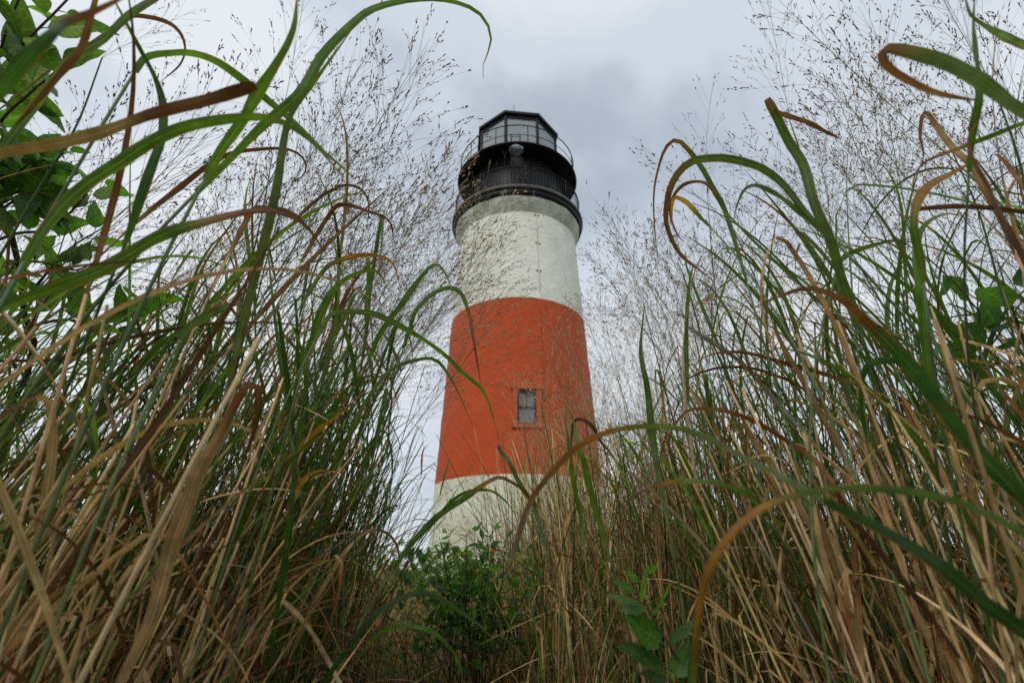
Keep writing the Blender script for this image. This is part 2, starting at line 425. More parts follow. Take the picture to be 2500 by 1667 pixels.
    rail = empty('lower_railing'); rail.parent = t
    def ring(name, r, z, rad, parent, mat=M_IRON, seg=96, sides=6):
        a_ = np.linspace(0, 2 * math.pi, seg + 1)
        mb = MB(); mb.tube(np.stack([r * np.sin(a_), -r * np.cos(a_), np.full(seg + 1, z)], -1), rad, (1, 1, 1), sides, False); return mb.build(name, mat, parent)
    rr = 2.94; top = zd + 1.02
    ring('top_rail', rr, top, .028, rail); ring('mid_rail', rr, top - .12, .016, rail); ring('bottom_rail', rr, zd + .10, .018, rail)
    npost = 9
    pm = MB(); pm.tube([(0, 0, 0), (0, 0, top - zd + .05)], .032, (1, 1, 1), 6); pm = pm.mesh('post')
    bm_ = MB(); bm_.tube([(0, 0, .10), (0, 0, top - zd - .12)], .0125, (1, 1, 1), 4, False); bm_ = bm_.mesh('baluster')
    for i in range(npost):
        a_ = ROT + i * 2 * math.pi / npost
        o = link('post', pm, M_IRON_MATT, rail); o.location = (rr * math.sin(a_), -rr * math.cos(a_), zd)
        for k in range(1, 13):
            b_ = a_ + k * 2 * math.pi / npost / 13
            o = link('baluster', bm_, M_IRON, rail); o.location = (rr * math.sin(b_), -rr * math.cos(b_), zd)
    # watch room
    zu = Z0 + 17.22
    wr = lathe('watch_room', [(2.12, zd - .01), (2.12, zu)], M_IRON, seg=64)
    sm_ = MB()
    for i in range(16):
        a_ = ROT + (i + .5) * 2 * math.pi / 16
        c, s_ = math.cos(a_), math.sin(a_)
        M = np.array([[c, -s_, 0, 2.125 * s_], [s_, c, 0, -2.125 * c], [0, 0, 1, 0], [0, 0, 0, 1.]])
        sm_.box((-.035, -.02, zd), (.035, .01, zu - .01), M=M)
    sm_.build('seam_strip', M_IRON_MATT, wr, False)
    dv = MB()
    a_ = R(-40); c, s_ = math.cos(a_), math.sin(a_)
    M = np.array([[c, -s_, 0, 2.13 * s_], [s_, c, 0, -2.13 * c], [0, 0, 1, 0], [0, 0, 0, 1.]])
    dv.box((-.30, -.05, zd + .75), (.30, .02, zd + .95), M=M); dv.build('vent', M_IRON, wr, False)
    # upper deck with its round hatch
    ha, hr = R(-1.5), 2.47
    hx, hy = hr * math.sin(ha), -hr * math.cos(ha)
    bm = bmesh.new()
    def rings_at(z, rout, rh):
        o_ = [bm.verts.new((rout * math.sin(q), -rout * math.cos(q), z)) for q in np.linspace(0, 2 * math.pi, 96, endpoint=False)]
        h_ = [bm.verts.new((hx + rh * math.sin(q), hy - rh * math.cos(q), z)) for q in np.linspace(0, 2 * math.pi, 32, endpoint=False)]
        return o_, h_
    lo = rings_at(zu, 2.86, .335); hi = rings_at(zu + .10, 2.88, .335)
    for o_, h_ in (lo, hi):
        ed = [bm.edges.new((q[i], q[(i + 1) % len(q)])) for q in (o_, h_) for i in range(len(q))]
        bmesh.ops.triangle_fill(bm, use_beauty=True, use_dissolve=False, edges=ed)
    for q0, q1 in zip(lo, hi):
        for i in range(len(q0)):
            k = (i + 1) % len(q0); bm.faces.new((q0[i], q0[k], q1[k], q1[i]))
    bmesh.ops.recalc_face_normals(bm, faces=bm.faces)
    me = bpy.data.meshes.new('upper_deck'); bm.to_mesh(me); bm.free()
    link('upper_deck', me, M_IRON, t)
    ring('upper_deck_edge', 2.87, zu + .05, .055, t, M_IRON, 128, 8)
    # ladder
    ld = empty('ladder'); ld.parent = t
    for d in (-.20, .20):
        mb = MB(); mb.tube([(hx + d - .02, hy - .02, zd + .02), (hx + d - .02, hy - .02, zu + .9)], .028, (1, 1, 1), 6); mb.build('stile', M_IRON_MATT, ld)
    rm = MB(); rm.tube([(-.20, 0, 0), (.20, 0, 0)], .016, (1, 1, 1), 6); rm = rm.mesh('rung')
    for k in range(11):
        o = link('rung', rm, M_IRON_MATT, ld); o.location = (hx - .02, hy - .02, zd + .2 + k * .3)
    # upper railing
    ur = empty('upper_railing'); ur.parent = t
    tz = Z0 + 18.37
    ring('top_rail', 2.80, tz, .026, ur); ring('mid_rail', 2.80, zu + .58, .016, ur)
    pm2 = MB(); pm2.tube([(0, 0, 0), (0, 0, tz - zu - .08)], .022, (1, 1, 1), 6); pm2 = pm2.mesh('post')
    for i in range(12):
        a_ = R(9.5) + i * 2 * math.pi / 12
        o = link('post', pm2, M_IRON, ur); o.location = (2.80 * math.sin(a_), -2.80 * math.cos(a_), zu + .10)
    # lantern: eight posts, eight panes, low parapet
    lt = empty('lantern'); lt.parent = t
    RL = 1.98; zl0, zl1 = zu + .10, Z0 + 19.96
    th = ROT + np.arange(8) * math.pi / 4 + math.pi / 8
    pts = [np.array([RL * math.sin(q), -RL * math.cos(q)]) for q in th]
    for i in range(8):
        p, q = pts[i], pts[(i + 1) % 8]
        ang = th[i] + math.pi / 8; c, s_ = math.cos(ang), math.sin(ang); m_ = (p + q) / 2; hw_ = np.linalg.norm(q - p) / 2
        M = np.array([[c, -s_, 0, m_[0]], [s_, c, 0, m_[1]], [0, 0, 1, 0], [0, 0, 0, 1.]])
        g = MB(); g.box((-hw_ + .05, -.006, zl0 + .62), (hw_ - .05, .006, zl1 - .20), M=M); pn = g.build('pane', M_LANTERN_GLASS, lt, False)
        b = MB(); b.box((-hw_ + .04, -.03, zl0), (hw_ - .04, .03, zl0 + .62), M=M); b.build('parapet_panel', M_IRON_MATT, lt, False)
        b = MB(); b.box((-hw_ + .04, -.04, zl1 - .20), (hw_ - .04, .04, zl1 - .005), M=M)
        b.build('head_rail', M_IRON_MATT, lt, False)
        b = MB(); b.box((-.19, -.075, zl1 - .10), (.19, -.041, zl1 - .035), M=M); b.build('vent', M_IRON, lt, False)
        b = MB(); b.tube([(p[0], p[1], zl0), (p[0], p[1], zl1)], .075, (1, 1, 1), 8); b.build('corner_post', M_IRON_MATT, lt)
    ce = MB(); ce.add(np.array([[1.84 * math.sin(q), -1.84 * math.cos(q), z] for z in (zl1 - .03, zl1 - .01) for q in th]), [np.arange(8)[None, ::-1], np.arange(8, 16)[None, :], np.array([[i, (i + 1) % 8, 8 + (i + 1) % 8, 8 + i] for i in range(8)])], (1, 1, 1))
    ce.build('ceiling', plain_material('pale_ceiling_paint', (.55, .56, .56), .6), lt, False)
    # lamp inside
    lp = MB(); lp.tube([(0, 0, zl0), (0, 0, zl0 + 1.0)], .10, (1, 1, 1), 10); lp.build('lamp_pedestal', M_IRON, lt)
    # roof: eight-sided eave and low pyramid
    rf = MB(); RO = 2.16; prof = [(1.85, Z0 + 19.965), (2.13, Z0 + 19.965), (RO, Z0 + 20.0), (RO, Z0 + 20.12), (2.10, Z0 + 20.17), (.18, Z0 + 20.95), (.0, Z0 + 20.98)]
    V = np.array([[r * math.sin(q), -r * math.cos(q), z] for r, z in prof for q in th])
    i = np.arange(len(prof) - 1)[:, None] * 8; j = np.arange(8)[None, :]; k = (j + 1) % 8
    rf.add(V, [np.stack([i + j, i + k, i + 8 + k, i + 8 + j], -1).reshape(-1, 4), np.arange(8)[None, ::-1]], (1, 1, 1))
    rfo = rf.build('roof', M_IRON, t, False)
    lr = MB(); lr.tube([(-.15, -1.55, Z0 + 20.25), (-.15, -1.55, Z0 + 21.05)], [.022, .012], (1, 1, 1), 6); lr.build('antenna', M_IRON_MATT, rfo)
build_lighthouse()

# ------------------------------------------------------------------ plant colours (reflectances of the leaf itself)
GREEN = np.array((.072, .140, .018)); DEEP = np.array((.032, .080, .013)); GLAUC = np.array((.086, .134, .040)); LIME = np.array((.10, .16, .025))
ORANGE = np.array((.32, .15, .02)); RUST = np.array((.15, .065, .022)); BROWN = np.array((.105, .056, .028)); TAN = np.array((.40, .265, .105)); PALE = np.array((.50, .37, .19)); GREY = np.array((.22, .19, .15))
RAMPS = {                                           # stops along the blade from base to tip
    'green': [(0, GREEN), (.7, GREEN), (.9, LIME), (1, ORANGE * .8)],
    'deep': [(0, DEEP), (.8, DEEP), (.93, LIME * .8), (1, RUST)],
    'glauc': [(0, GLAUC), (.65, GLAUC * .9), (.88, GREEN), (1, BROWN)],
    'turning': [(0, GREEN), (.52, GREEN), (.62, ORANGE * .75), (.70, RUST), (1, BROWN)],
    'deepturn': [(0, DEEP), (.62, DEEP * 1.1), (.70, ORANGE * .4), (.78, RUST), (1, BROWN)],
    'arc': [(0, GLAUC), (.25, GLAUC), (.40, LIME), (.52, ORANGE * .7), (.70, RUST), (1, GREY * .6)],
    'bow': [(0, GLAUC), (.35, GREEN), (.50, LIME), (.62, ORANGE), (.82, ORANGE * .6), (1, LIME * .7)],
    'glaucturn': [(0, GLAUC), (.45, GLAUC * .9), (.6, RUST), (1, BROWN * 1.2)],
    'rust': [(0, TAN * .7), (.3, RUST * 1.2), (.7, RUST), (1, BROWN)],
    'brown': [(0, BROWN * 1.3), (.5, BROWN), (1, RUST)],
    'tan': [(0, TAN), (.6, TAN * .9), (1, TAN * .75)],
    'pale': [(0, PALE * .9), (.6, PALE), (1, TAN)],
    'tanrust': [(0, TAN * .9), (.55, TAN), (.7, RUST), (1, RUST * .8)],
    'grey': [(0, GREY), (1, GREY * .8)],
    'orange': [(0, LIME), (.25, GREEN), (.45, ORANGE), (.75, ORANGE * .9), (1, RUST)],
}
DRYKINDS = {'rust', 'brown', 'tan', 'pale', 'tanrust', 'grey'}
def ramp(kind, t, jit=0.0, rng=RNG):
    st = RAMPS[kind]; xs = [q[0] for q in st]; cs = np.array([q[1] for q in st])
    c = np.stack([np.interp(t, xs, cs[:, k]) for k in range(3)], -1)
    if jit: c = c * np.exp(rng.normal(0, jit, 3) * .22 + rng.normal(0, jit))
    return np.clip(c, 0.004, .8)
def spline(P, n):
    """Catmull-Rom through P, resampled evenly to n points"""
    P = np.asarray(P, float)
    if len(P) == 2: P = np.array([P[0], (P[0] + P[1]) / 2, P[1]])
    E_ = np.concatenate([[2 * P[0] - P[1]], P, [2 * P[-1] - P[-2]]]); out = []
    for i in range(1, len(E_) - 2):
        p0, p1, p2, p3 = E_[i - 1:i + 3]
        u = np.linspace(0, 1, 10, endpoint=False)[:, None]
        out.append(.5 * (2 * p1 + (p2 - p0) * u + (2 * p0 - 5 * p1 + 4 * p2 - p3) * u ** 2 + (3 * p1 - p0 - 3 * p2 + p3) * u ** 3))
    D = np.concatenate(out + [P[-1:]])
    s = np.concatenate([[0], np.cumsum(np.linalg.norm(np.diff(D[:, :3], axis=0), axis=1))])
    q = np.linspace(0, s[-1], n)
    return np.stack([np.interp(q, s, D[:, k]) for k in range(D.shape[1])], -1)

# ------------------------------------------------------------------ foreground grass, traced leaf by leaf and set at its own distance
HERO_LAST = [None]
def hero(label, trace, width, depth, kind, d1=None, group=None, roll=.0, root=None, tip=None, cat='grass stem', base_w=None):
    """trace: photograph pixels from the leaf's base to its tip; width: its width there in pixels; depth .. d1: metres from base to tip.
    The culm goes on from the leaf's base down to the soil."""
    d1 = depth if d1 is None else d1
    tr = np.array(trace, float); s = np.concatenate([[0], np.cumsum(np.linalg.norm(np.diff(tr, axis=0), axis=1))]); s /= s[-1]
    d = depth + (d1 - depth) * s + .025 * depth * np.sin(s * 7 + len(trace))
    P = spline(np.array([px(a, b, c) for (a, b), c in zip(tr, d)]), 34)
    t = np.linspace(0, 1, 34)
    w = (width if width < 20 else 18.5 + (width - 20) * .85) * np.mean([depth, d1]) / FPX
    prof = np.minimum(1, .62 + 1.6 * t) * np.clip(1.9 * (1 - t), .0, 1) ** .75 if tip is None else np.clip(.9 + 0 * t, 0, 1) * np.where(t > .985, .7, 1)
    prof = np.maximum(prof, .10)
    rq = np.random.default_rng(int(abs(trace[0][0]) * 7 + abs(trace[-1][1])))
    prof = prof * (1 + .07 * np.interp(t, np.linspace(0, 1, 12), rq.normal(0, 1, 12)) * (t > .06))
    P = P + np.stack([np.interp(t, np.linspace(0, 1, 7), rq.normal(0, .07 * w, 7)) for _ in range(3)], -1) * np.minimum(1, t * 6)[:, None]
    T = np.gradient(P, axis=0)
    S = np.cross(T, P - np.array([0, 0, CAM_Z])); S /= np.linalg.norm(S, axis=1)[:, None] + 1e-9
    Nn = np.cross(S, T); Nn /= np.linalg.norm(Nn, axis=1)[:, None] + 1e-9
    ph = roll + .35 * np.sin(t * 5 + width) + np.interp(t, np.linspace(0, 1, 8), rq.normal(0, .28, 8))
    S = S * np.cos(ph)[:, None] + Nn * np.sin(ph)[:, None]
    # root: where the culm meets the soil
    p0, t0 = P[0], -T[0] / np.linalg.norm(T[0])
    if root is None:
        k = .35 * p0[2]
        away = np.array([p0[0], max(p0[1], .05), 0]); away /= np.linalg.norm(away)
        g = np.array([p0[0] + t0[0] * k, p0[1] + t0[1] * k, 0]) + away * .10
        dxy = np.hypot(g[0], g[1])
        if dxy < .42: g[:2] *= .42 / max(dxy, .05)
    else: g = np.array([root[0], root[1], 0.0])
    g[2] = ground_height(g[0], g[1]) - .02
    if label is None:                               # one more leaf on the stem before
        o = HERO_LAST[0]; g = np.array(o.location)
        mb = MB(); mb.ribbon(P - g, w * prof, S, ramp(kind, t, .08), .22, RNG.random()); mb.build('leaf_blade', M_DRY if kind in DRYKINDS else M_BLADE, o)
        return o
    o = empty('grass_stem', g, label=label, cat=cat, group=group)
    HERO_LAST[0] = o
    h = np.linalg.norm(p0 - g)
    c1_ = p0 + t0 * h * .35; c2_ = g + np.array([0, 0, h * .4])
    u = np.linspace(0, 1, 16)[:, None]
    C = g * (1 - u) ** 3 + 3 * c2_ * u * (1 - u) ** 2 + 3 * c1_ * u ** 2 * (1 - u) + p0 * u ** 3
    mb = MB(); cc = ramp('tan' if kind in DRYKINDS else 'glauc', u[:, 0] * .5, .1); 
    mb.tube(C - g, np.linspace(.0022, max(.0011, w * .16), 16), cc, 6); mb.build('culm', M_CULM, o)
    mb = MB(); mb.ribbon(P - g, w * prof, S, ramp(kind, t, .08), .22, RNG.random()); mb.build('leaf_blade', M_DRY if kind in DRYKINDS else M_BLADE, o)
    return o

HEROES = [
 # ---- left of the tower
 ('broad dead blade, rusty on top and tan below, slanting across the upper left', [(-60, 395), (0, 378), (106, 356), (213, 329), (372, 277), (480, 247), (628, 212)], 36, .52, 'tanrust', .50, 1),
 ('wide green blade arching over from the upper left and tapering beside the seed heads', [(60, 640), (106, 564), (200, 460), (290, 390), (372, 340), (455, 308), (532, 293), (625, 285), (690, 300), (765, 350), (840, 436)], 33, .48, 'green', .55),
 ('green blade streaked orange that turns brown and droops in the left stand', [(-40, 770), (80, 723), (170, 690), (266, 649), (399, 569), (505, 537), (625, 513), (690, 522), (744, 553), (787, 617)], 36, .46, 'turning', .62),
 ('straight green blade rising steeply to the top edge left of centre', [(500, 440), (521, 404), (606, 266), (668, 165), (713, 80), (731, -20)], 30, .6, 'green', .55),
 ('green blade on a pale upright sheath, pointing up beside the feathery seed heads', [(560, 920), (590, 800), (622, 670), (670, 489), (702, 298), (766, 202), (819, 128), (867, 61)], 25, .68, 'glauc', .62),
 ('longest arching blade along the top edge, its thin brown tip curling down over the sky', [(480, 470), (560, 392), (640, 310), (729, 229), (787, 133), (872, 48), (915, 21), (979, 5), (1059, -1), (1122, 8), (1170, 32), (1197, 80), (1191, 122), (1177, 160), (1178, 190)], 24, .64, 'green', .9),
 ('green arch crossing the tall upright blade near the top left', [(330, 175), (356, 141), (404, 130), (463, 130), (532, 154), (606, 205), (660, 250), (723, 303), (790, 370), (830, 404), (867, 441)], 22, .66, 'green', .8),
 ('hanging green blade that crosses two arching ones at the upper left', [(304, 600), (314, 574), (346, 479), (372, 394), (393, 330), (394, 255), (372, 186), (340, 122), (282, 5), (270, -30)], 24, .6, 'deep', .6),
 ('nearest blurred dark green blade folding over in the top left corner', [(-70, 300), (-20, 240), (40, 170), (120, 85), (150, 55), (213, 30), (282, -2), (330, -30)], 36, .34, 'deepturn', .36),
 ('long pale green stem slanting from the left edge up to the top edge', [(-30, 420), (21, 340), (160, 160), (255, 96), (314, 37), (394, -10)], 22, .55, 'glauc', .6, 1),
 ('limp rust brown blade hanging in the top left corner', [(240, -30), (223, 37), (197, 117), (133, 202), (80, 260), (37, 309)], 16, .5, 'rust', .52),
 ('thin brown blade curling in a hook high on the left', [(255, 80), (314, 43), (372, 43), (425, 64), (452, 106), (441, 154), (388, 202)], 10, .8, 'rust', .8),
 ('wide tan dead blade bent over at its top in the lower left stand', [(285, 1720), (298, 1663), (372, 1498), (425, 1312), (478, 1153), (531, 1068), (585, 967), (612, 935), (630, 945), (632, 1000), (622, 1047), (585, 1153)], 42, .5, 'tanrust', .52, None),
 ('grey green blade seen edge lit, folded at its tip above the left stand', [(440, 830), (463, 798), (532, 755), (580, 742), (598, 752), (601, 790)], 24, .6, 'glauc', .6),
 ('thin brown stem lying almost level across the left stand', [(-40, 900), (0, 882), (138, 877), (240, 845), (350, 818), (480, 795), (595, 787), (700, 790), (819, 808)], 10, .8, 'brown', .85),
 ('dark green arch above the right side of the left stand', [(740, 900), (766, 808), (798, 734), (840, 686), (894, 662), (925, 664), (952, 708)], 20, .8, 'green', .85),
 ('green arch dropping its long tip in front of the red band', [(770, 830), (808, 766), (862, 758), (915, 766), (968, 793), (1032, 830), (1090, 872), (1124, 906), (1167, 940), (1187, 968), (1201, 1011), (1212, 1050), (1220, 1080)], 14, .8, 'green', 1.0),
 ('green arch bending at the left edge of the upper white wall', [(900, 880), (926, 819), (979, 745), (1021, 686), (1045, 656), (1062, 646), (1080, 654), (1096, 686), (1102, 710)], 15, 1.0, 'green', 1.0),
 ('slender arch whose tan tip hangs before the red band', [(985, 850), (1000, 803), (1016, 755), (1059, 715), (1101, 702), (1128, 718), (1144, 761), (1154, 819), (1160, 850), (1168, 905), (1172, 940)], 12, 1.05, 'turning', 1.05),
 ('long green blade arching up in front of the lower white wall', [(960, 1390), (1000, 1333), (1048, 1282), (1086, 1249), (1134, 1215), (1172, 1186), (1207, 1166), (1222, 1163), (1241, 1171), (1272, 1192), (1310, 1240)], 16, .95, 'turning', 1.1),
 ('thin green arch low before the white wall above the shrub', [(1060, 1270), (1100, 1225), (1134, 1203), (1166, 1196), (1201, 1199), (1230, 1219), (1251, 1245), (1266, 1272)], 8, 1.2, 'green', 1.3),
 ('dark green arch in the bottom centre over the brown tangle', [(770, 1720), (800, 1655), (843, 1595), (898, 1519), (962, 1468), (1021, 1444), (1072, 1459), (1132, 1498), (1183, 1536), (1217, 1578)], 17, .75, 'deep', .9),
 ('faint green arch lowest in the bottom centre', [(880, 1600), (925, 1545), (980, 1528), (1040, 1535), (1080, 1560), (1115, 1605), (1135, 1680)], 11, .85, 'green', .9),
 ('grey brown stick slanting through the lower left stand', [(-60, 1395), (0, 1365), (159, 1270), (240, 1222), (303, 1179)], 10, .7, 'grey', .8, 1),
 ('pale tan blade near the bottom left corner', [(-60, 1590), (0, 1551), (80, 1519), (175, 1509)], 15, .6, 'pale', .62, 1),
 ('pale tan stem bending down through the left stand', [(415, 1600), (404, 1525), (388, 1392), (372, 1312), (340, 1174), (308, 1084)], 10, .75, 'pale', .8, 1),
 ('brown to tan blade looping over left of the shrub', [(710, 1600), (744, 1525), (797, 1418), (850, 1339), (903, 1296), (946, 1302), (972, 1339), (972, 1392), (951, 1440)], 11, .95, 'tanrust', 1.0),
 ('pale dry blade fallen across the bottom of the left stand', [(850, 1700), (829, 1667), (797, 1604), (744, 1519), (691, 1466)], 12, .8, 'pale', .8, 1),
 ('upright dark green stem in the middle of the left stand', [(655, 1700), (659, 1620), (685, 1445), (707, 1286), (712, 1206), (728, 1047), (744, 967), (770, 860)], 16, .75, 'deep', .75),
 ('leaning green stem beside the wide tan blade', [(455, 1690), (468, 1631), (505, 1498), (558, 1339), (611, 1195), (664, 1030), (700, 900)], 13, .8, 'deep', .8),
 ('small dark green blade arching at the far left', [(110, 1000), (133, 1005), (175, 1020), (213, 1062), (228, 1132), (221, 1206), (215, 1230)], 14, .62, 'deep', .62),
 ('brown blade looping at the top of the left stand', [(330, 545), (420, 470), (540, 385), (640, 365), (710, 368), (745, 395), (740, 430), (690, 450)], 14, .8, 'rust', .85),
 ('narrow brown arch in front of the massed seed heads', [(560, 620), (610, 520), (650, 508), (720, 525), (800, 620)], 13, .8, 'rust', .9),
 ('thin rusty blade arched high among the massed seed heads', [(700, 560), (760, 500), (830, 455), (880, 462), (900, 500), (895, 560)], 8, 1.1, 'rust', 1.1),
 ('flat brown blade arched above the left stand', [(735, 640), (800, 530), (835, 500), (900, 515), (950, 540), (962, 600)], 11, 1.0, 'rust', 1.05),
 ('rusty arch with an orange midrib at the edge of the left stand', [(745, 730), (800, 650), (870, 625), (920, 625), (960, 645), (978, 700)], 13, .95, 'orange', .95),
 ('green blade with a hooked tip left of the red band', [(790, 1180), (850, 1060), (900, 970), (950, 905), (1010, 880), (1062, 878), (1100, 925), (1130, 985), (1158, 1050)], 12, 1.0, 'green', 1.05),
 ('yellow stained green blade crossing the left stand low down', [(560, 1240), (640, 1170), (740, 1080), (830, 1010), (905, 940)], 13, .9, 'orange', .9),
 # ---- right of the tower
 ('nearest blurred green blade at lower right, folding into an orange arc before the tower', [(2600, 1640), (2500, 1545), (2403, 1466), (2297, 1381), (2191, 1312), (2058, 1243), (1957, 1195), (1900, 1165)], 46, .34, 'deep', .38),
 (None, [(2010, 1222), (1957, 1192), (1872, 1142), (1798, 1105), (1713, 1062), (1621, 1040), (1523, 1045), (1459, 1064), (1396, 1102), (1332, 1170), (1289, 1238), (1247, 1366)], 17, .37, 'arc', .45, 1),
 ('blurred blade bowing over the lower right, pale green then orange', [(2600, 1380), (2500, 1302), (2377, 1238), (2270, 1206), (2164, 1193), (2058, 1190), (1946, 1206), (1861, 1238), (1782, 1307), (1728, 1397), (1702, 1525), (1692, 1690)], 21, .33, 'bow', .33, 1),
 ('broad dark green blade slanting down from the right with a drooping brown tip', [(2620, 1370), (2500, 1227), (2403, 1121), (2323, 1025), (2244, 919), (2165, 834), (2112, 782), (2064, 739), (2011, 715), (1963, 710), (1894, 734), (1850, 756)], 46, .46, 'deepturn', .56),
 ('grey green blade looping back on itself at the upper right edge', [(2600, 330), (2500, 273), (2425, 220), (2368, 184), (2310, 153), (2253, 134), (2196, 119), (2173, 117), (2159, 124), (2154, 140), (2163, 159), (2186, 178), (2224, 199), (2272, 220), (2330, 233), (2406, 242)], 38, .44, 'glaucturn', .5),
 ('upright green blade hanging from the top edge at the far right', [(2366, 420), (2379, 300), (2389, 239), (2385, 172), (2381, 115), (2375, 67), (2375, 38), (2377, -20)], 17, .5, 'green', .5),
 ('pale green blade running out of the upper right corner', [(2600, 160), (2500, 111), (2425, 71), (2387, 52), (2366, 33), (2354, -20)], 20, .55, 'glauc', .5),
 ('wide blue green leaf standing straight on a stout stem above the right stand', [(2096, 798), (2059, 691), (2027, 580), (1989, 489), (1963, 404), (1926, 346), (1894, 282), (1872, 243)], 27, .72, 'glauc', .72, 2),
 (None, [(1890, 270), (1904, 277), (1940, 288), (1979, 303), (2032, 330), (2056, 341)], 12, .74, 'rust', .8),
 ('long leaf arching far left into a rusty drooping hook beside the tower', [(2016, 569), (1968, 521), (1915, 452), (1862, 410), (1798, 391), (1750, 386), (1686, 396), (1644, 441), (1625, 505), (1628, 558), (1660, 622), (1713, 665), (1755, 697)], 19, .75, 'glaucturn', .85),
 (None, [(2016, 574), (1941, 510), (1894, 473), (1851, 452), (1819, 463), (1798, 505), (1790, 545)], 13, .76, 'glauc', .8),
 ('thin stem bent over in a tall narrow hook closest to the tower on the right', [(1824, 690), (1798, 601), (1766, 505), (1734, 447), (1702, 394), (1660, 346), (1644, 343), (1622, 367), (1604, 425), (1596, 479), (1598, 558), (1606, 638)], 11, .85, 'glaucturn', .9),
 ('curled dead leaf inside the rusty hook', [(1770, 520), (1739, 463), (1713, 444), (1676, 447), (1650, 468), (1638, 500), (1638, 532), (1654, 574), (1680, 600)], 9, .9, 'rust', .9),
 ('short yellow edged leaf folded straight down in the rusty hook', [(1735, 555), (1723, 543), (1681, 500), (1652, 482), (1643, 488), (1639, 521), (1643, 558)], 11, .85, 'orange', .85),
 ('level green leaf in the middle of the right stand', [(2035, 690), (2053, 638), (2096, 612), (2165, 590), (2229, 585)], 14, .75, 'green', .75),
 ('bright green blade curving up out of the dense right stand', [(2268, 930), (2261, 834), (2245, 718), (2239, 628), (2245, 574), (2271, 537), (2319, 521), (2370, 535)], 23, .6, 'green', .65),
 ('olive blade curving up beside the bright green one on the right', [(2255, 690), (2245, 612), (2231, 553), (2239, 495), (2271, 452), (2319, 425), (2362, 404), (2420, 395)], 24, .55, 'orange', .6),
 ('tan ribbon leaf folded at its top and hanging rusty at the upper right', [(2430, 520), (2404, 468), (2372, 410), (2330, 367), (2287, 308), (2265, 276), (2252, 279), (2246, 330), (2253, 372), (2247, 415)], 14, .65, 'tanrust', .66),
 ('thin green blade slanting in from the right edge at mid height', [(2600, 265), (2500, 303), (2431, 330), (2372, 351), (2330, 367), (2261, 394), (2234, 425), (2229, 463), (2240, 480)], 13, .6, 'turning', .66),
 ('blurred purple brown blade twisting at the right edge', [(2580, 800), (2500, 638), (2450, 540), (2415, 457), (2378, 394), (2362, 351), (2372, 319), (2415, 261)], 15, .42, 'brown', .45),
 ('dead brown blade lying level at the right edge', [(2600, 522), (2500, 519), (2410, 508), (2319, 505), (2229, 513)], 13, .6, 'brown', .6, 1),
 ('rust brown arch low in the right stand', [(2120, 950), (2064, 930), (1979, 903), (1899, 882), (1830, 863), (1766, 861), (1713, 877), (1691, 908)], 12, .8, 'rust', .85),
 ('long brown blade bowing across the middle of the right stand', [(2090, 1260), (2032, 1174), (1985, 1120), (1925, 1079), (1846, 1031), (1777, 1004), (1723, 996), (1675, 1004), (1640, 1050), (1633, 1089), (1655, 1150)], 13, .72, 'rust', .8),
 ('narrow green hook hanging in the right stand', [(2240, 890), (2181, 879), (2138, 882), (2112, 898), (2101, 935), (2101, 983), (2112, 1047), (2122, 1100), (2143, 1130)], 15, .65, 'deep', .7),
 ('green arch reaching left from the foot of the right stand', [(1870, 1260), (1846, 1227), (1819, 1206), (1755, 1179), (1681, 1174), (1606, 1185), (1543, 1217), (1511, 1267)], 14, .85, 'turning', .9),
 ('upright blue green blade at the left edge of the right stand', [(1625, 1250), (1596, 1078), (1580, 940), (1569, 887), (1564, 834), (1575, 740)], 17, .9, 'glauc', .95),
 ('green blade rising left of the window in front of the red band', [(1330, 1330), (1305, 1240), (1275, 1190), (1245, 1130), (1222, 1100), (1218, 1085)], 12, 1.2, 'glauc', 1.25, 2),
 ('green blade standing right of the window', [(1425, 1330), (1412, 1240), (1400, 1180), (1390, 1105), (1385, 1040), (1375, 990)], 13, 1.2, 'green', 1.25),
 ('green blade crossing a brown one at the tower right edge', [(1480, 1330), (1455, 1250), (1425, 1130), (1405, 1060), (1398, 1020), (1378, 990), (1366, 975)], 16, 1.0, 'green', 1.05),
 ('brown blade bending away right of the window', [(1392, 1100), (1398, 1045), (1405, 1025), (1425, 1025), (1450, 1045), (1465, 1075), (1500, 1120)], 9, 1.05, 'brown', 1.1),
]
for i, h in enumerate(HEROES):
    hero(h[0] , h[1], h[2], h[3], h[4], h[5] if len(h) > 5 else None, tip=h[6] if len(h) > 6 else None)

# ------------------------------------------------------------------ the stands of tall switchgrass on both sides
def path_from(p, theta, az, length, n, dtheta, daz=None):
    """a curve leaving p; theta = tilt from the vertical along it (array added up from dtheta), az = compass direction of the lean"""
    t = np.linspace(0, 1, n)
    th = theta + dtheta(t); a = az + (daz(t) if daz is not None else 0 * t)
    d = np.stack([np.sin(th) * np.sin(a), np.sin(th) * np.cos(a), np.cos(th)], -1)
    st = (d[:-1] + d[1:]) / 2 * length / (n - 1)
    return np.concatenate([p[None], p + np.cumsum(st, 0)]), d

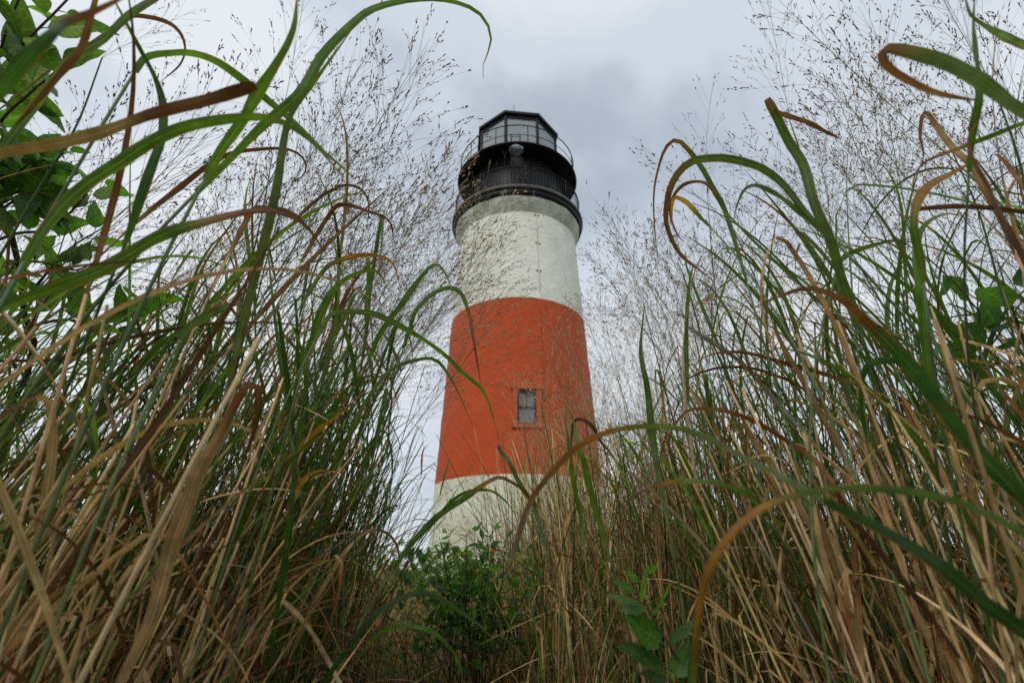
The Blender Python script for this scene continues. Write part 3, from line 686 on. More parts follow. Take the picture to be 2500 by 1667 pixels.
def panicle_mesh(seed, lush=1.0, tone=1.0):
    """an open feathery seed head, 0.5 m tall, along +z"""
    rg = np.random.default_rng(seed); mb = MB()
    GR, BR, SD = np.array((.20, .21, .09)), np.array((.30, .21, .11)), np.array((.14, .070, .040))
    if tone > 1: SD, tone = np.array((.40, .28, .155)), 1.0  # lighter seed colour stands in for light falling on the front
    H = .50; lean = rg.normal(0, .12); la = rg.uniform(0, 6.28)
    ax, _ = path_from(np.zeros(3), 0., la, H, 14, lambda t: lean * t ** 1.5 * 2.2)
    mb.tube(ax, np.linspace(.0011, .00035, 14), ramp('glauc', np.linspace(0, .6, 14)), 3, False)
    def spikelet(p, d):
        l, r = rg.uniform(.0068, .0105), rg.uniform(.0010, .0016)
        ref = np.array([.3, .5, .8]); a = np.cross(d, ref); a /= np.linalg.norm(a) + 1e-9; b = np.cross(d, a)
        ring = [p + d * l * .38 + (a * math.cos(q) + b * math.sin(q)) * r for q in (0, 2.09, 4.19)]
        mb.add(np.array([p] + ring + [p + d * l]), [np.array([[0, 2, 1], [0, 3, 2], [0, 1, 3], [4, 1, 2], [4, 2, 3], [4, 3, 1]])], SD * rg.uniform(.6, 1.7) * tone + np.array((.03, .02, .01)) * rg.random())
    nn = 10
    for k in range(nn):
        f = .02 + .86 * (k / (nn - 1)) ** 1.1
        p = ax[int(f * 13)]
        nb = rg.integers(2, 5) if f < .7 else rg.integers(2, 4)
        a0 = rg.uniform(0, 6.28)
        for j in range(nb):
            ln = (.30 * (1 - f) ** .75 + .05) * rg.uniform(.7, 1.15)
            th = rg.uniform(.22, .72) * (1.1 - .3 * f)
            a = a0 + j * 6.28 / nb + rg.normal(0, .35)
            bend = rg.uniform(-.15, .55)
            br, dd = path_from(p, th, a, ln, 7, lambda t: bend * t ** 1.4)
            c = GR * (1 - .5) + BR * .5
            mb.tube(br, np.linspace(.00038, .00018, 7), c * rg.uniform(.8, 1.2), 3, False)
            nt_ = int((2 + ln * 11) * lush)
            for q in range(nt_):
                u = rg.uniform(.30, 1.0) ** .55
                x = u * 6; i0 = min(int(x), 5); pp = br[i0] + (br[i0 + 1] - br[i0]) * (x - i0); d0 = dd[i0]
                v = d0 + rg.normal(0, .24, 3); v /= np.linalg.norm(v)
                tl_ = rg.uniform(.015, .055) * (1.15 - .5 * u)
                e_ = pp + v * tl_ + np.array([0, 0, -.1 * tl_])
                mb.tube(np.array([pp, e_]), .00014, c * rg.uniform(.8, 1.3), 3, False)
                spikelet(e_, v)
                for _ in range(rg.integers(1, 4)):
                    w_ = v + rg.normal(0, .2, 3); w_ /= np.linalg.norm(w_)
                    spikelet(pp + v * tl_ * rg.uniform(.3, .95), w_)
    return mb.mesh('seed_head', False)
PANICLES = [panicle_mesh(100 + k, .75 + .07 * (k % 8)) for k in range(14)]
FRONTLIT_PANICLES = [panicle_mesh(200 + k, 1.0, 3.6) for k in range(5)]  # same seed heads with front light painted into their colour
for me in PANICLES + FRONTLIT_PANICLES: me.materials.append(M_SEED)

ORG = [np.zeros(3)]
def seen_at(P):
    cp, sp = math.cos(PITCH), math.sin(PITCH); q = P + ORG[0] - np.array([0, 0, CAM_Z])
    z = np.maximum(.05, q[:, 1] * cp + q[:, 2] * sp); v = (-q[:, 1] * sp + q[:, 2] * cp) / z
    return 1250 + FPX * q[:, 0] / z, 833.5 - FPX * v, z
def crowds(P, rg):
    """true for a leaf that would stand in front of the lantern, the open sky or the shrub"""
    x, y, z = seen_at(P)
    if ((x > 985) & (x < 1290) & (y > 1285) & (y < 1570) & (z < 2.0)).any() and rg.random() < .6: return True
    if ((x > 985) & (x < 1300) & (y < 1270) & (z < 2.2)).any() and rg.random() < .92: return True
    if ((x > 2150) & (x < 2420) & (y > 560) & (y < 800) & (z < 1.02)).any() and rg.random() < .7: return True
    if ((x > 1490) & (x < 1700) & (y > 1360) & (z < .78)).any(): return True
    if ((x > 1000) & (x < 1560) & (y < 640) & (y > -400)).any() or ((x > 820) & (x < 1760) & (y < 230) & (y > -600)).any(): return True
    if ((x > 1040) & (x < 1600) & (y < 1000)).any() and rg.random() < .9: return True
    if ((x > -100) & (x < 470) & (y < 620) & (y > -100)).any() and rg.random() < .86: return True
    return ((x > 1700) & (y < 330) & (y > -100)).any() and rg.random() < .85
def add_leaf(mb, rg, p, th0, az, length, width, kind, droop, jit=.14):
    kink = rg.random() < .32; kp = rg.uniform(.35, .8)
    cur = droop * rg.uniform(.6, 1.3); tw = rg.normal(0, .5); curl = rg.normal(0, .6)
    P, d = path_from(p, th0, az, length, 16, lambda t: cur * t ** 1.7 + (1.5 * (t > kp) if kink else 0) , lambda t: curl * t ** 2)
    if crowds(P, rg): return False
    t = np.linspace(0, 1, 16)
    prof = np.minimum(1, .55 + 2.2 * t) * np.clip(1.55 * (1 - t), 0, 1) ** .7; prof = np.maximum(prof, .06)
    a = az + curl * t ** 2
    S = np.stack([np.cos(a), -np.sin(a), 0 * a], -1)
    N_ = np.cross(S, d); ph = tw * t + rg.normal(0, .3)
    if kind in DRYKINDS: ph = ph + rg.normal(0, 1.6) * t ** 2
    S = S * np.cos(ph)[:, None] + N_ * np.sin(ph)[:, None]
    mb.ribbon(P, width * prof, S, ramp(kind, t, jit, rg), rg.uniform(.1, .45), rg.random() * 30)
    return True

def rooted(x, y): return np.array([x, y, float(ground_height(x, y)) - .02])
def pick(rg, d):
    k = list(d); w = np.array([d[q] for q in k]); return k[rg.choice(len(k), p=w / w.sum())]

FAR_KINDS = {'pale': 3, 'tan': 3.5, 'green': 1.8, 'glauc': 1.6, 'tanrust': 1.0}
LIVE = {'green': 4.2, 'deep': 2.2, 'glauc': 2.4, 'turning': 1.8, 'glaucturn': 1.0, 'orange': .5, 'rust': .9}
DEAD = {'tan': 4, 'pale': 1.6, 'tanrust': 1.6, 'rust': 1.0, 'brown': 1.2}

def seeding_stem(rg, x, y, side, label, group, height=None, panicle=True, nleaf=None, wind=None):
    g = rooted(x, y); dist = math.hypot(x, y)
    o = empty('switchgrass_stem', g, label=label, cat='grass stem', group=group); ORG[0] = g
    h = height or rg.uniform(1.12, 1.5)
    wa, wl = wind if wind else ((R(90), R(12)) if side < 0 else (R(-70), R(2.5)))
    lean = np.array([math.sin(wa), math.cos(wa)]) * wl + rg.normal(0, R(5), 2)
    th, az = np.hypot(*lean), math.atan2(lean[0], lean[1])
    bend = rg.uniform(.0, .22) + (.12 if side < 0 else 0)
    farther = dist > 2.3 and side > 0
    C, d = path_from(np.zeros(3), th * .6, az, h, 18, lambda t: th * .4 * t + bend * t ** 2.2)
    live = rg.random() < .8
    o['label'] = label + ' ending ' + beside(C[-1])
    t = np.linspace(0, 1, 18)
    mb = MB(); cc = ramp('tan', t, .15, rg) * np.clip(1 - 2.0 * t, 0, 1)[:, None] + ramp('glauc' if live and not farther else 'tan', t * .5, .12, rg) * np.clip(2.0 * t, 0, 1)[:, None]
    n = nleaf or rg.integers(4, 7)
    rad = np.linspace(.0026, .0011, 18)
    for k in range(n): rad[min(17, max(1, int((.22 + .72 * k / max(1, n - 1)) * 17)))] *= 1.45
    mb.tube(C, rad, cc, 5); mb.build('culm', M_CULM, o)
    for k in range(n):
        f = .22 + .72 * (k + rg.uniform(-.2, .2)) / max(1, n - 1) * .98; f = min(max(f, .1), .97)
        i = int(f * 17); lk = pick(rg, FAR_KINDS) if farther else pick(rg, LIVE) if (f > .42 and live) else pick(rg, DEAD)
        a = (az + rg.normal(0, 1.1)) if rg.random() < (.88 if side < 0 else .45) else rg.uniform(0, 6.28)
        mb = MB()
        if add_leaf(mb, rg, C[i], th + rg.uniform(.12, .42), a, rg.uniform(.30, .58), rg.uniform(.006, .0105), lk, rg.uniform(.2, 1.9)): mb.build('leaf_blade', M_DRY if lk in DRYKINDS else M_BLADE, o)
    if panicle:
        tx, ty, _ = seen_at((C[-1] + d[-1] * .42)[None]); tx, ty = tx[0], ty[0]
        panicle = not (1090 < tx < 1470 and ty < 520) and not (800 < tx < 1640 and ty < 60)
    if panicle:
        fam = FRONTLIT_PANICLES if (dist > 2.3 and side > 0) or 1040 < tx < 1460 else PANICLES  # heads before the tower take the colour painted as front-lit
        p = link('seed_head', fam[rg.integers(len(fam))], None, o)
        p.location = C[-1]
        dv = Vector(d[-1]); q = dv.to_track_quat('Z', 'Y') @ Euler((0, 0, rg.uniform(0, 6.28))).to_quaternion()
        p.rotation_mode = 'QUATERNION'; p.rotation_quaternion = q
        s_ = rg.uniform(.72, 1.12); p.scale = (s_, s_, s_)
    return o

MARKS = [('the broad leaved shrub', 80, 420), ('the broad dead blade', 400, 270), ('the wide green arching blade', 640, 300), ('the orange streaked green blade', 430, 560), ('the pale upright sheath', 670, 480), ('the goldenrod', 390, 720), ('the wide tan bent blade', 600, 950), ('the longest arching blade', 900, 30), ('the gallery', 1100, 500), ('the upper white wall', 1130, 650), ('the red band', 1080, 900), ('the dark green arch', 900, 670), ('the window', 1280, 990), ('the tall narrow hook', 1650, 350), ('the rusty drooping hook', 1640, 520), ('the wide blue green leaf', 1920, 330), ('the grey green looping blade', 2200, 150), ('the furry seed spike', 1700, 810), ('the folded tan ribbon leaf', 2260, 290), ('the olive blade', 2240, 500), ('the level dead blade', 2350, 510), ('the climbing vine', 2300, 700), ('the rust brown arch', 1800, 870), ('the upright blue green blade', 1575, 850), ('the tower edge', 1440, 950), ('the grey brown stick', 160, 1290), ('the pale blade in the corner', 90, 1530), ('the broad leaved sapling', 1580, 1500), ('the blurred orange bow', 1740, 1400), ('the nearest green blade', 2250, 1350), ('the broad dark green blade', 2350, 1050), ('the looping brown blade', 900, 1340), ('the narrow green hook', 2110, 980), ('the rose shrub', 1150, 1450), ('the dried flower head', 640, 1290), ('the upright dark green stem', 700, 1200)]
def beside(P):
    x, y, _ = seen_at(np.asarray(P)[None]); x, y = float(x[0]), float(y[0])
    n, mx_, my_ = min(MARKS, key=lambda m: (m[1] - x) ** 2 + (m[2] - y) ** 2)
    dx, dy = x - mx_, y - my_
    return ('left of ' if dx < 0 else 'right of ') + n if abs(dx) > abs(dy) else ('above ' if dy < 0 else 'below ') + n
AZL = ([.5, .8, 1.0, 1.5, 2.0, 3.0, 5.0, 9.0], [-52, -38, -31, -23, -18, -13.5, -11, -10])
AZR = ([.5, .8, 1.0, 1.5, 2.0, 3.0, 4.0, 6.0, 9.0], [48, 36, 30, 22, 14, 4, 1.0, -1.5, -3.0])
def sample_site(rg, side, d0, d1, extra=0.0, wide=62):
    while True:
        d = math.sqrt(rg.uniform(d0 * d0, d1 * d1))
        e = np.interp(d, *(AZL if side < 0 else AZR)) + side * extra
        a = rg.uniform(-wide, e) if side < 0 else rg.uniform(e, wide)
        if rg.random() < abs(a - (e)) / 60 * 0 + 1: return d * math.sin(R(a)), d * math.cos(R(a)), d
rg = np.random.default_rng(5)
sites = []
def free(x, y, r):
    for (a, b) in sites:
        if (a - x) ** 2 + (b - y) ** 2 < r * r: return False
    sites.append((x, y)); return True
ZONES = [
 # side, d0, d1, azimuth range, count, spacing, height range, share with a seed head, label, group
 (-1, 1.15, 1.7, (-60, -43), 18, .035, (1.10, 1.40), .35, 'near grass stem leaning right,', 'near grass stems at the far left'),
 (-1, 1.05, 1.6, (-43, -29), 26, .035, (1.12, 1.42), .85, 'near seeding stem leaning right,', 'near seeding stems in the middle of the left stand'),
 (-1, 1.0, 1.6, (-29, -18), 22, .035, (1.05, 1.36), .95, 'near seeding stem nodding inward,', 'near seeding stems at the inner edge of the left stand'),
 (-1, 1.5, 2.5, (-60, -36), 22, .05, (1.10, 1.45), .7, 'seeding stem behind the left stand,', 'seeding stems behind the left stand'),
 (-1, 1.6, 2.7, (-36, -12), 26, .05, (1.15, 1.55), 1., 'seeding stem behind the left stand,', 'seeding stems behind the left stand'),
 (1, 1.05, 1.6, (40, 60), 26, .035, (1.05, 1.38), .6, 'near upright grass stem', 'near grass stems at the far right edge'),
 (1, .95, 1.55, (22, 40), 26, .035, (1.0, 1.32), .8, 'near upright seeding stem', 'near seeding stems in the middle of the right stand'),
 (1, 1.5, 2.6, (34, 60), 24, .05, (1.10, 1.42), .8, 'seeding stem behind the right stand,', 'seeding stems behind the right stand'),
 (1, 1.5, 2.7, (8, 34), 38, .05, (1.10, 1.5), 1., 'seeding stem behind the right stand,', 'seeding stems behind the right stand'),
 (1, 2.3, 4.5, (-2, 20), 90, .05, (1.15, 1.6), 1., 'farther pinkish tan seeding stem', 'farther seeding stems before the lighthouse foot'),
]
for side, d0, d1, (az0, az1), cnt, sp, hr, ps, lab, grp in ZONES:
    k = tries = 0
    while k < cnt and tries < 20000:
        tries += 1
        x, y, d = sample_site(rg, side, d0, d1)
        a = math.degrees(math.atan2(x, y))
        if not az0 < a < az1 or not free(x, y, sp): continue
        seeding_stem(rg, x, y, side, lab, grp, rg.uniform(*hr), panicle=rg.random() < ps); k += 1

# dead straw standing in the same stands: the nearest as things, the rest as one mass on each side
def no_origin(): ORG[0] = np.zeros(3)
def straw(mb, rg, g, side, tall, thick=1.0, far=False):
    wa = R(90) if side < 0 else R(-80)
    wl = R(13) if side < 0 else R(3)
    lean = np.array([math.sin(wa), math.cos(wa)]) * wl + rg.normal(0, R(7), 2)
    th, az = np.hypot(*lean), math.atan2(lean[0], lean[1])
    h = rg.uniform(.55, 1.0) * tall
    k = pick(rg, FAR_KINDS) if far else pick(rg, DEAD if rg.random() < (.55 if side < 0 else .68) else LIVE)
    if rg.random() < .45:
        C, d = path_from(g, th * .7, az, h, 8, lambda t: th * .5 * t + rg.uniform(-.1, .2) * t ** 2)
        if crowds(C, rg): return
        mb.tube(C, np.linspace(.0026, .0014, 8) * thick, ramp(k, np.linspace(0, .8, 8), .34, rg), 4)
    else:
        add_leaf(mb, rg, g, th, az, h * 1.1, rg.uniform(.0045, .009) * thick, k, rg.uniform(.15, 1.5), .36)
    if rg.random() < .6:
        a = rg.uniform(0, 6.28)
        add_leaf(mb, rg, g + np.array([math.sin(az) * math.sin(th), math.cos(az) * math.sin(th), math.cos(th)]) * h * rg.uniform(.15, .6), rg.uniform(.2, .7), a, rg.uniform(.2, .45), rg.uniform(.004, .009) * thick, pick(rg, FAR_KINDS if far else DEAD), rg.uniform(.4, 2.2), .34)
for side, az0, az1, cnt, lab, grp in (
    (-1, -64, -48, 26, 'dry straw coloured stalk', 'dry stalks of the left stand'),
    (-1, -48, -36, 28, 'dry straw coloured stalk', 'dry stalks of the left stand'),
    (-1, -36, -24, 20, 'dry straw coloured stalk', 'dry stalks of the left stand'),
    (1, 24, 36, 22, 'dry straw coloured stalk', 'dry stalks of the right stand'),
    (1, 36, 48, 28, 'dry straw coloured stalk', 'dry stalks of the right stand'),
    (1, 48, 64, 26, 'dry straw coloured stalk', 'dry stalks of the right stand')):
    for k in range(cnt):
        while True:
            x, y, d = sample_site(rg, side, .74, 1.2, -1)
            if az0 < math.degrees(math.atan2(x, y)) < az1: break
        g = rooted(x, y)
        ORG[0] = g
        o = empty('dry_grass_stalk', g, label=lab, cat='grass stalk', group=grp)
        wa, wl = (R(90), R(13)) if side < 0 else (R(-80), R(4))
        lean = np.array([math.sin(wa), math.cos(wa)]) * wl + rg.normal(0, R(7), 2)
        th, az = np.hypot(*lean), math.atan2(lean[0], lean[1]); h = rg.uniform(.55, .95)
        C, dd_ = path_from(np.zeros(3), th * .7, az, h, 10, lambda t: th * .5 * t + rg.uniform(-.05, .15) * t ** 2)
        o['label'] = lab + ' ending ' + beside(C[-1])
        mb = MB(); mb.tube(C, np.linspace(.0032, .0018, 10), ramp(pick(rg, {'tan': 3, 'pale': 1.5, 'grey': .6}), np.linspace(0, .7, 10), .2, rg), 5); mb.build('culm', M_CULM, o)
        for q in range(rg.integers(1, 4)):
            i = rg.integers(2, 10); lk = pick(rg, DEAD); mb = MB()
            if add_leaf(mb, rg, C[i], th + rg.uniform(.05, .5), rg.uniform(0, 6.28) if rg.random() < .5 else az, rg.uniform(.25, .5), rg.uniform(.006, .010), lk, rg.uniform(.2, 2.2), .2): mb.build('leaf_blade', M_DRY, o)

def mass(name, label, side, n, d0, d1, tall, extra=0.0, wide=70, thick=1.0, mat=None):
    mb = MB(); no_origin()
    for k in range(n):
        x, y, d = sample_site(rg, side, d0, d1, extra, wide)
        straw(mb, rg, rooted(x, y), side, tall * float(np.interp(d, [.8, 1.3, 3], [.78, 1.0, .95])), thick, d > 2.4)
    tag(mb.build(name, mat or M_DRY), label, 'grass', kind='stuff')
mass('grass', 'mass of dry and green grass filling the stand left of the lighthouse', -1, 2500, .9, 3.2, 1.08)
mass('grass', 'mass of dry and green grass filling the stand right of the lighthouse', 1, 2900, .9, 4.0, 1.08)
def stalks(name, label, n, d0, d1, a0, a1, h0, h1):
    mb = MB(); no_origin()
    for k in range(n):
        d = math.sqrt(rg.uniform(d0 * d0, d1 * d1)); a = R(rg.uniform(a0, a1) + rg.normal(0, 1.5)); x, y = d * math.sin(a), d * math.cos(a)
        straw(mb, rg, rooted(x, y), 1, rg.uniform(h0, h1) / .78, 1.0, rg.random() < .75)
    tag(mb.build(name, M_DRY), label, 'grass', kind='stuff')
stalks('grass', 'upright straw stalks hiding the right half of the lighthouse foot', 900, 1.5, 3.0, 2.0, 24, .75, 1.12)
stalks('grass', 'tall tan grass at the right of the lighthouse foot', 900, 2.6, 4.5, -.5, 24, .9, 1.35)
def greens(name, label, side, n, d0, d1, a0, a1, h0, h1):
    mb = MB(); no_origin()
    for k in range(n):
        d = math.sqrt(rg.uniform(d0 * d0, d1 * d1)); a = R(rg.uniform(a0, a1)); g = rooted(d * math.sin(a), d * math.cos(a))
        th, az = abs(rg.normal(R(12 if side < 0 else 5), R(5))), (R(90) if side < 0 else R(-80)) + rg.normal(0, .6)
        h = rg.uniform(h0, h1); C, dd_ = path_from(g, th * .7, az, h, 10, lambda t: th * .5 * t + .1 * t ** 2)
        if crowds(C[5:], rg): continue
        mb.tube(C, np.linspace(.0022, .0010, 10), ramp('glauc', np.linspace(0, .5, 10), .3, rg), 4)
        for q in range(rg.integers(2, 6)):
            i = rg.integers(4, 10)
            add_leaf(mb, rg, C[i], th + rg.uniform(.1, .4), az + rg.normal(0, .9), rg.uniform(.28, .5), rg.uniform(.005, .010), pick(rg, {'green': 5, 'deep': 3, 'glauc': 1.5, 'turning': 2, 'rust': .8, 'tan': .8}), rg.uniform(.2, 1.9), .3)
    tag(mb.build(name, M_BLADE), label, 'grass', kind='stuff')
greens('grass', 'green leafy grass thickening the stand left of the lighthouse', -1, 420, 1.15, 2.6, -56, -15, .85, 1.30)
greens('grass', 'green leafy grass thickening the stand right of the lighthouse', 1, 300, 1.15, 2.8, 16, 56, .85, 1.25)
mass('grass', 'distant tan grass in front of the lighthouse foot', 1, 1500, 2.6, 8.0, 1.15, 0, 40)

# short brown tangle along the gap between the stands and low growth all round
def tangle(name, label, n, f, hmin, hmax, wid):
    mb = MB(); no_origin()
    for k in range(n):
        x, y = f()
        h = rg.uniform(hmin, hmax)
        if y < 2.5 and -17 < math.degrees(math.atan2(x, y)) < 3: h *= .55
        k_ = pick(rg, {'tan': 3, 'brown': 2.2, 'rust': 1.6, 'pale': 1, 'deep': 1.4, 'green': 1.0, 'tanrust': 1})
        add_leaf(mb, rg, rooted(x, y), abs(rg.normal(0, .35)), rg.uniform(0, 6.28), h, rg.uniform(.5, 1) * wid, k_, rg.uniform(.2, 2.0), .25)
    tag(mb.build(name, M_DRY), label, 'grass', kind='stuff')
def corridor():
    while True:
        d = math.sqrt(rg.uniform(1.1 ** 2, 5.0 ** 2)); a = rg.uniform(-34, 34)
        if np.interp(d, *AZL) - 5 < a < np.interp(d, *AZR) + 5: return d * math.sin(R(a)), d * math.cos(R(a))
tangle('grass', 'short brown tangled grass along the gap between the stands', 4200, corridor, .25, .62, .0055)
def far():
    d = math.sqrt(rg.uniform(4.0 ** 2, 15.0 ** 2)); a = rg.uniform(-60, 60); return d * math.sin(R(a)), d * math.cos(R(a))
tangle('grass', 'low mixed grass spreading toward the lighthouse', 6500, far, .4, .95, .014)

# ------------------------------------------------------------------ single seed heads that can be pointed at
def hero_panicle(label, trace, tipx, t, mesh, lk='glauc', leaves=2, t1=None):
    """trace: photograph pixels up the culm to the foot of the seed head; tipx: where its top points"""
    t1 = t if t1 is None else t1
    P = spline(np.array([px(a, b, t) for a, b in trace]), 16)
    tip = px(tipx[0], tipx[1], t1)
    p0 = P[0]; td = P[0] - P[1]; td /= np.linalg.norm(td)
    away = np.array([p0[0], max(p0[1], .05), 0]); away /= np.linalg.norm(away)
    g = p0 + td * .3 * p0[2] + away * .1; g[2] = ground_height(g[0], g[1]) - .02
    u = np.linspace(0, 1, 10)[:-1, None]; h = p0[2]
    c1_ = p0 + td * h * .35; c2_ = g + np.array([0, 0, h * .4])
    C = np.concatenate([g * (1 - u) ** 3 + 3 * c2_ * u * (1 - u) ** 2 + 3 * c1_ * u ** 2 * (1 - u) + p0 * u ** 3, P])
    o = empty('switchgrass_stem', g, label=label, cat='grass stem')
    n = len(C); mb = MB(); mb.tube(C - g, np.linspace(.0024, .0010, n), ramp(lk, np.linspace(0, .55, n), .1), 5); mb.build('culm', M_CULM, o)
    for k in range(leaves):
        i = 6 + k * 4; d_ = C[i + 1] - C[i]; d_ /= np.linalg.norm(d_)
        mb = MB(); ORG[0] = g
        if add_leaf(mb, rg, C[i] - g, math.acos(d_[2]) + .25, math.atan2(d_[0], d_[1]) + rg.normal(0, .8), rg.uniform(.25, .42), rg.uniform(.006, .009), lk if lk in LIVE else 'tan', rg.uniform(.5, 1.6)): mb.build('leaf_blade', M_BLADE, o)
    v = Vector(tip - P[-1]); p = link('seed_head', FRONTLIT_PANICLES[mesh % 5] if lk == 'tan' or mesh == 6 else PANICLES[mesh], None, o)
    p.location = Vector(P[-1] - g); p.rotation_mode = 'QUATERNION'
    p.rotation_quaternion = v.to_track_quat('Z', 'Y') @ Euler((0, 0, mesh * 1.7)).to_quaternion()
    s_ = v.length / .5; p.scale = (s_, s_, s_)
for a in [
 ('seeding stem whose open head crosses the upper white wall up to the railing', [(900, 1010), (990, 830), (1090, 680), (1130, 625)], (1290, 400), 1.25, 0),
 ('seed head reaching farthest right toward the lantern from the left stand', [(640, 960), (720, 810), (800, 700)], (1120, 345), 1.25, 1),
 ('bushy seed head fanning up behind the tall upright blade on the left', [(620, 760), (660, 600), (700, 470)], (905, 120), 1.1, 2),
 ('seed head spreading level between the left stand and the gallery', [(640, 1000), (700, 860), (790, 720)], (1100, 500), 1.35, 3),
 ('seed head standing straight up to the top edge left of centre', [(600, 700), (640, 520), (665, 380)], (760, -20), 1.05, 4),
 ('nearest sparse seed head at the top left corner', [(120, 420), (190, 300), (250, 140)], (480, 20), .75, 5),
 ('pale seed head spread across the upper part of the red band', [(900, 1130), (960, 980), (1020, 880)], (1300, 740), 1.5, 6),
 ('sparse tall seed head reaching the top edge right of the lighthouse', [(2120, 880), (2060, 690), (1990, 480), (1930, 300)], (1870, -40), .85, 7),
 ('small upright seed head above the rusty hook', [(1770, 900), (1745, 700), (1730, 520)], (1705, 225), 1.35, 8),
 ('wide seed head leaning left from the upper right', [(2440, 700), (2390, 520), (2320, 360)], (2080, 30), .85, 9),
 ('blurred seed head hanging over the top right corner', [(2520, 560), (2490, 400), (2440, 250)], (2300, -40), .6, 10),
 ('airy seed head in the middle of the right stand', [(2130, 900), (2080, 730), (2030, 560)], (1990, 270), 1.1, 11),
 ('pale upright seed head right of the window', [(1400, 1250), (1388, 1130), (1384, 1030)], (1376, 800), 2.1, 12, 'tan'),
 ('reddish seed head leaning left under the window', [(1330, 1290), (1310, 1180), (1290, 1100)], (1260, 930), 2.3, 13, 'tan'),
 ('seed head nodding left at the inner edge of the right stand', [(1640, 1010), (1600, 860), (1570, 740)], (1480, 520), 1.4, 1),
 ('low seed head drooping before the lower white wall', [(930, 1290), (1000, 1180), (1060, 1130)], (1190, 1330), 1.2, 3),
]: hero_panicle(*a)
for h in [('brown furry seed spike poking up in front of the right stand', [(1960, 1050), (1850, 930), (1790, 870), (1735, 835), (1690, 805), (1680, 797)], 11, .9, 'grey', .9, 1)]:
    hero(h[0], h[1], h[2], h[3], h[4], h[5], tip=h[6])

# ------------------------------------------------------------------ broad leaved plants
def broad_leaf_mesh(w, col, tip_sharp=1.0, curl=.25, cup=.3, seed=0, notch=0.0):
    """one leaf, 1 m long before scaling, along +y, upper face +z"""
    rq = np.random.default_rng(seed); n = 11; t = np.linspace(0, 1, n)
    half = w / 2 * np.sin(np.pi * t ** (.80 if tip_sharp >= 1 else .62)) ** .85
    half = half * (1 + .05 * rq.normal(0, 1, n)); half[0] = .012; half[-1] = .004
    z = -curl * t ** 2 * .6 + .03 * np.sin(t * 6 + seed); cols = [-1, -.5, 0, .5, 1]
    V = [(half[i] * c, t[i] - .05 * abs(c) * 0, z[i] + cup * abs(c) * half[i] * (1 - .5 * abs(c)) + .012 * math.sin(i * 1.9 + c * 3 + seed)) for i in range(n) for c in cols]
    F = [(i * 5 + j, i * 5 + j + 1, i * 5 + j + 6, i * 5 + j + 5) for i in range(n - 1) for j in range(4)]
    rib = np.array([(c, t[i] * .06, seed * 1.3) for i in range(n) for c in cols])
    cc = np.array([np.array(col) * (1 + .12 * rq.normal()) * (1 - .12 * (t[i] > .9)) for i in range(n) for c in cols]).clip(.005, 1)
    mb = MB(); mb.add(V, [np.array(F)], cc, rib)
    mb.tube([(0, -.16, -.02), (0, -.06, .0), (0, .03, .0)], [.014, .012, .008], np.array(col) * 1.5, 4)
    me = mb.mesh('leaf'); me.materials.append(M_LEAF); return me
LEAVES = {
 'oval': [broad_leaf_mesh(.50, c, 1, q, .3, i) for i, (c, q) in enumerate([((.065, .15, .02), .2), ((.09, .185, .022), .35), ((.05, .12, .022), .1), ((.10, .15, .06), .3), ((.075, .17, .018), -.1), ((.055, .11, .02), .6)])],
 'slim': [broad_leaf_mesh(.42, c, 1, q, .35, 20 + i) for i, (c, q) in enumerate([((.052, .13, .02), .2), ((.07, .16, .02), .3), ((.042, .105, .022), .15), ((.075, .145, .03), .4)])],
 'obovate': [broad_leaf_mesh(.58, c, .5, q, .25, 40 + i) for i, (c, q) in enumerate([((.06, .155, .018), .15), ((.08, .19, .02), .3), ((.08, .13, .06), .2), ((.04, .11, .016), -.1)])],
 'round': [broad_leaf_mesh(.78, c, 1, q, .25, 60 + i) for i, (c, q) in enumerate([((.035, .09, .02), .25), ((.05, .12, .022), .15), ((.03, .075, .02), .35)])],
}
def put_leaf(o, base, direc, normal, length, family, var=None):
    me = LEAVES[family][rg.integers(len(LEAVES[family])) if var is None else var]
    y = Vector(direc).normalized(); z = Vector(normal); z = (z - y * z.dot(y))
    if z.length < 1e-4: z = y.orthogonal()
    z.normalize(); x = y.cross(z)
    l = bpy.data.objects.new('leaf', me); COL.objects.link(l); l.parent = o
    l.matrix_local = Matrix(((x.x * length, y.x * length, z.x * length, base[0]), (x.y * length, y.y * length, z.y * length, base[1]), (x.z * length, y.z * length, z.z * length, base[2]), (0, 0, 0, 1)))
    return l
def leafy(o, g, pts, r0, r1, n, length, family, start=.25, color=(.12, .085, .05), spread=1.0, name='branch'):
    """a branch through world points pts with leaves set alternately along it"""
    P = spline(np.array(pts), 18) - g
    mb = MB(); mb.tube(P, np.linspace(r0, r1, 18), color, 6); mb.build(name, M_TWIG, o)
    a = rg.uniform(0, 6.28)
    for k in range(n):
        u = start + (1 - start) * (k + .5) / n; i = min(int(u * 17), 16); p = P[i] + (P[i + 1] - P[i]) * (u * 17 - i)
        T = P[i + 1] - P[i]; T /= np.linalg.norm(T); a += 2.4 + rg.normal(0, .3)
        A = np.cross(T, [.2, .3, 1.0]); A /= np.linalg.norm(A) + 1e-9; B = np.cross(T, A)
        out = A * math.cos(a) + B * math.sin(a)
        d = T * rg.uniform(.25, .8) + out * spread + np.array([0, 0, rg.uniform(-.25, .3)])
        d /= np.linalg.norm(d)
        nrm = np.array([0, 0, 1.0]) + rg.normal(0, .35, 3)
        l_ = length * rg.uniform(.7, 1.25) * (1.05 - .35 * max(0, u - .75) / .25)
        put_leaf(o, p + d * l_ * .16, d, nrm, l_, family)
def W(*q): return [px(*a) for a in q]

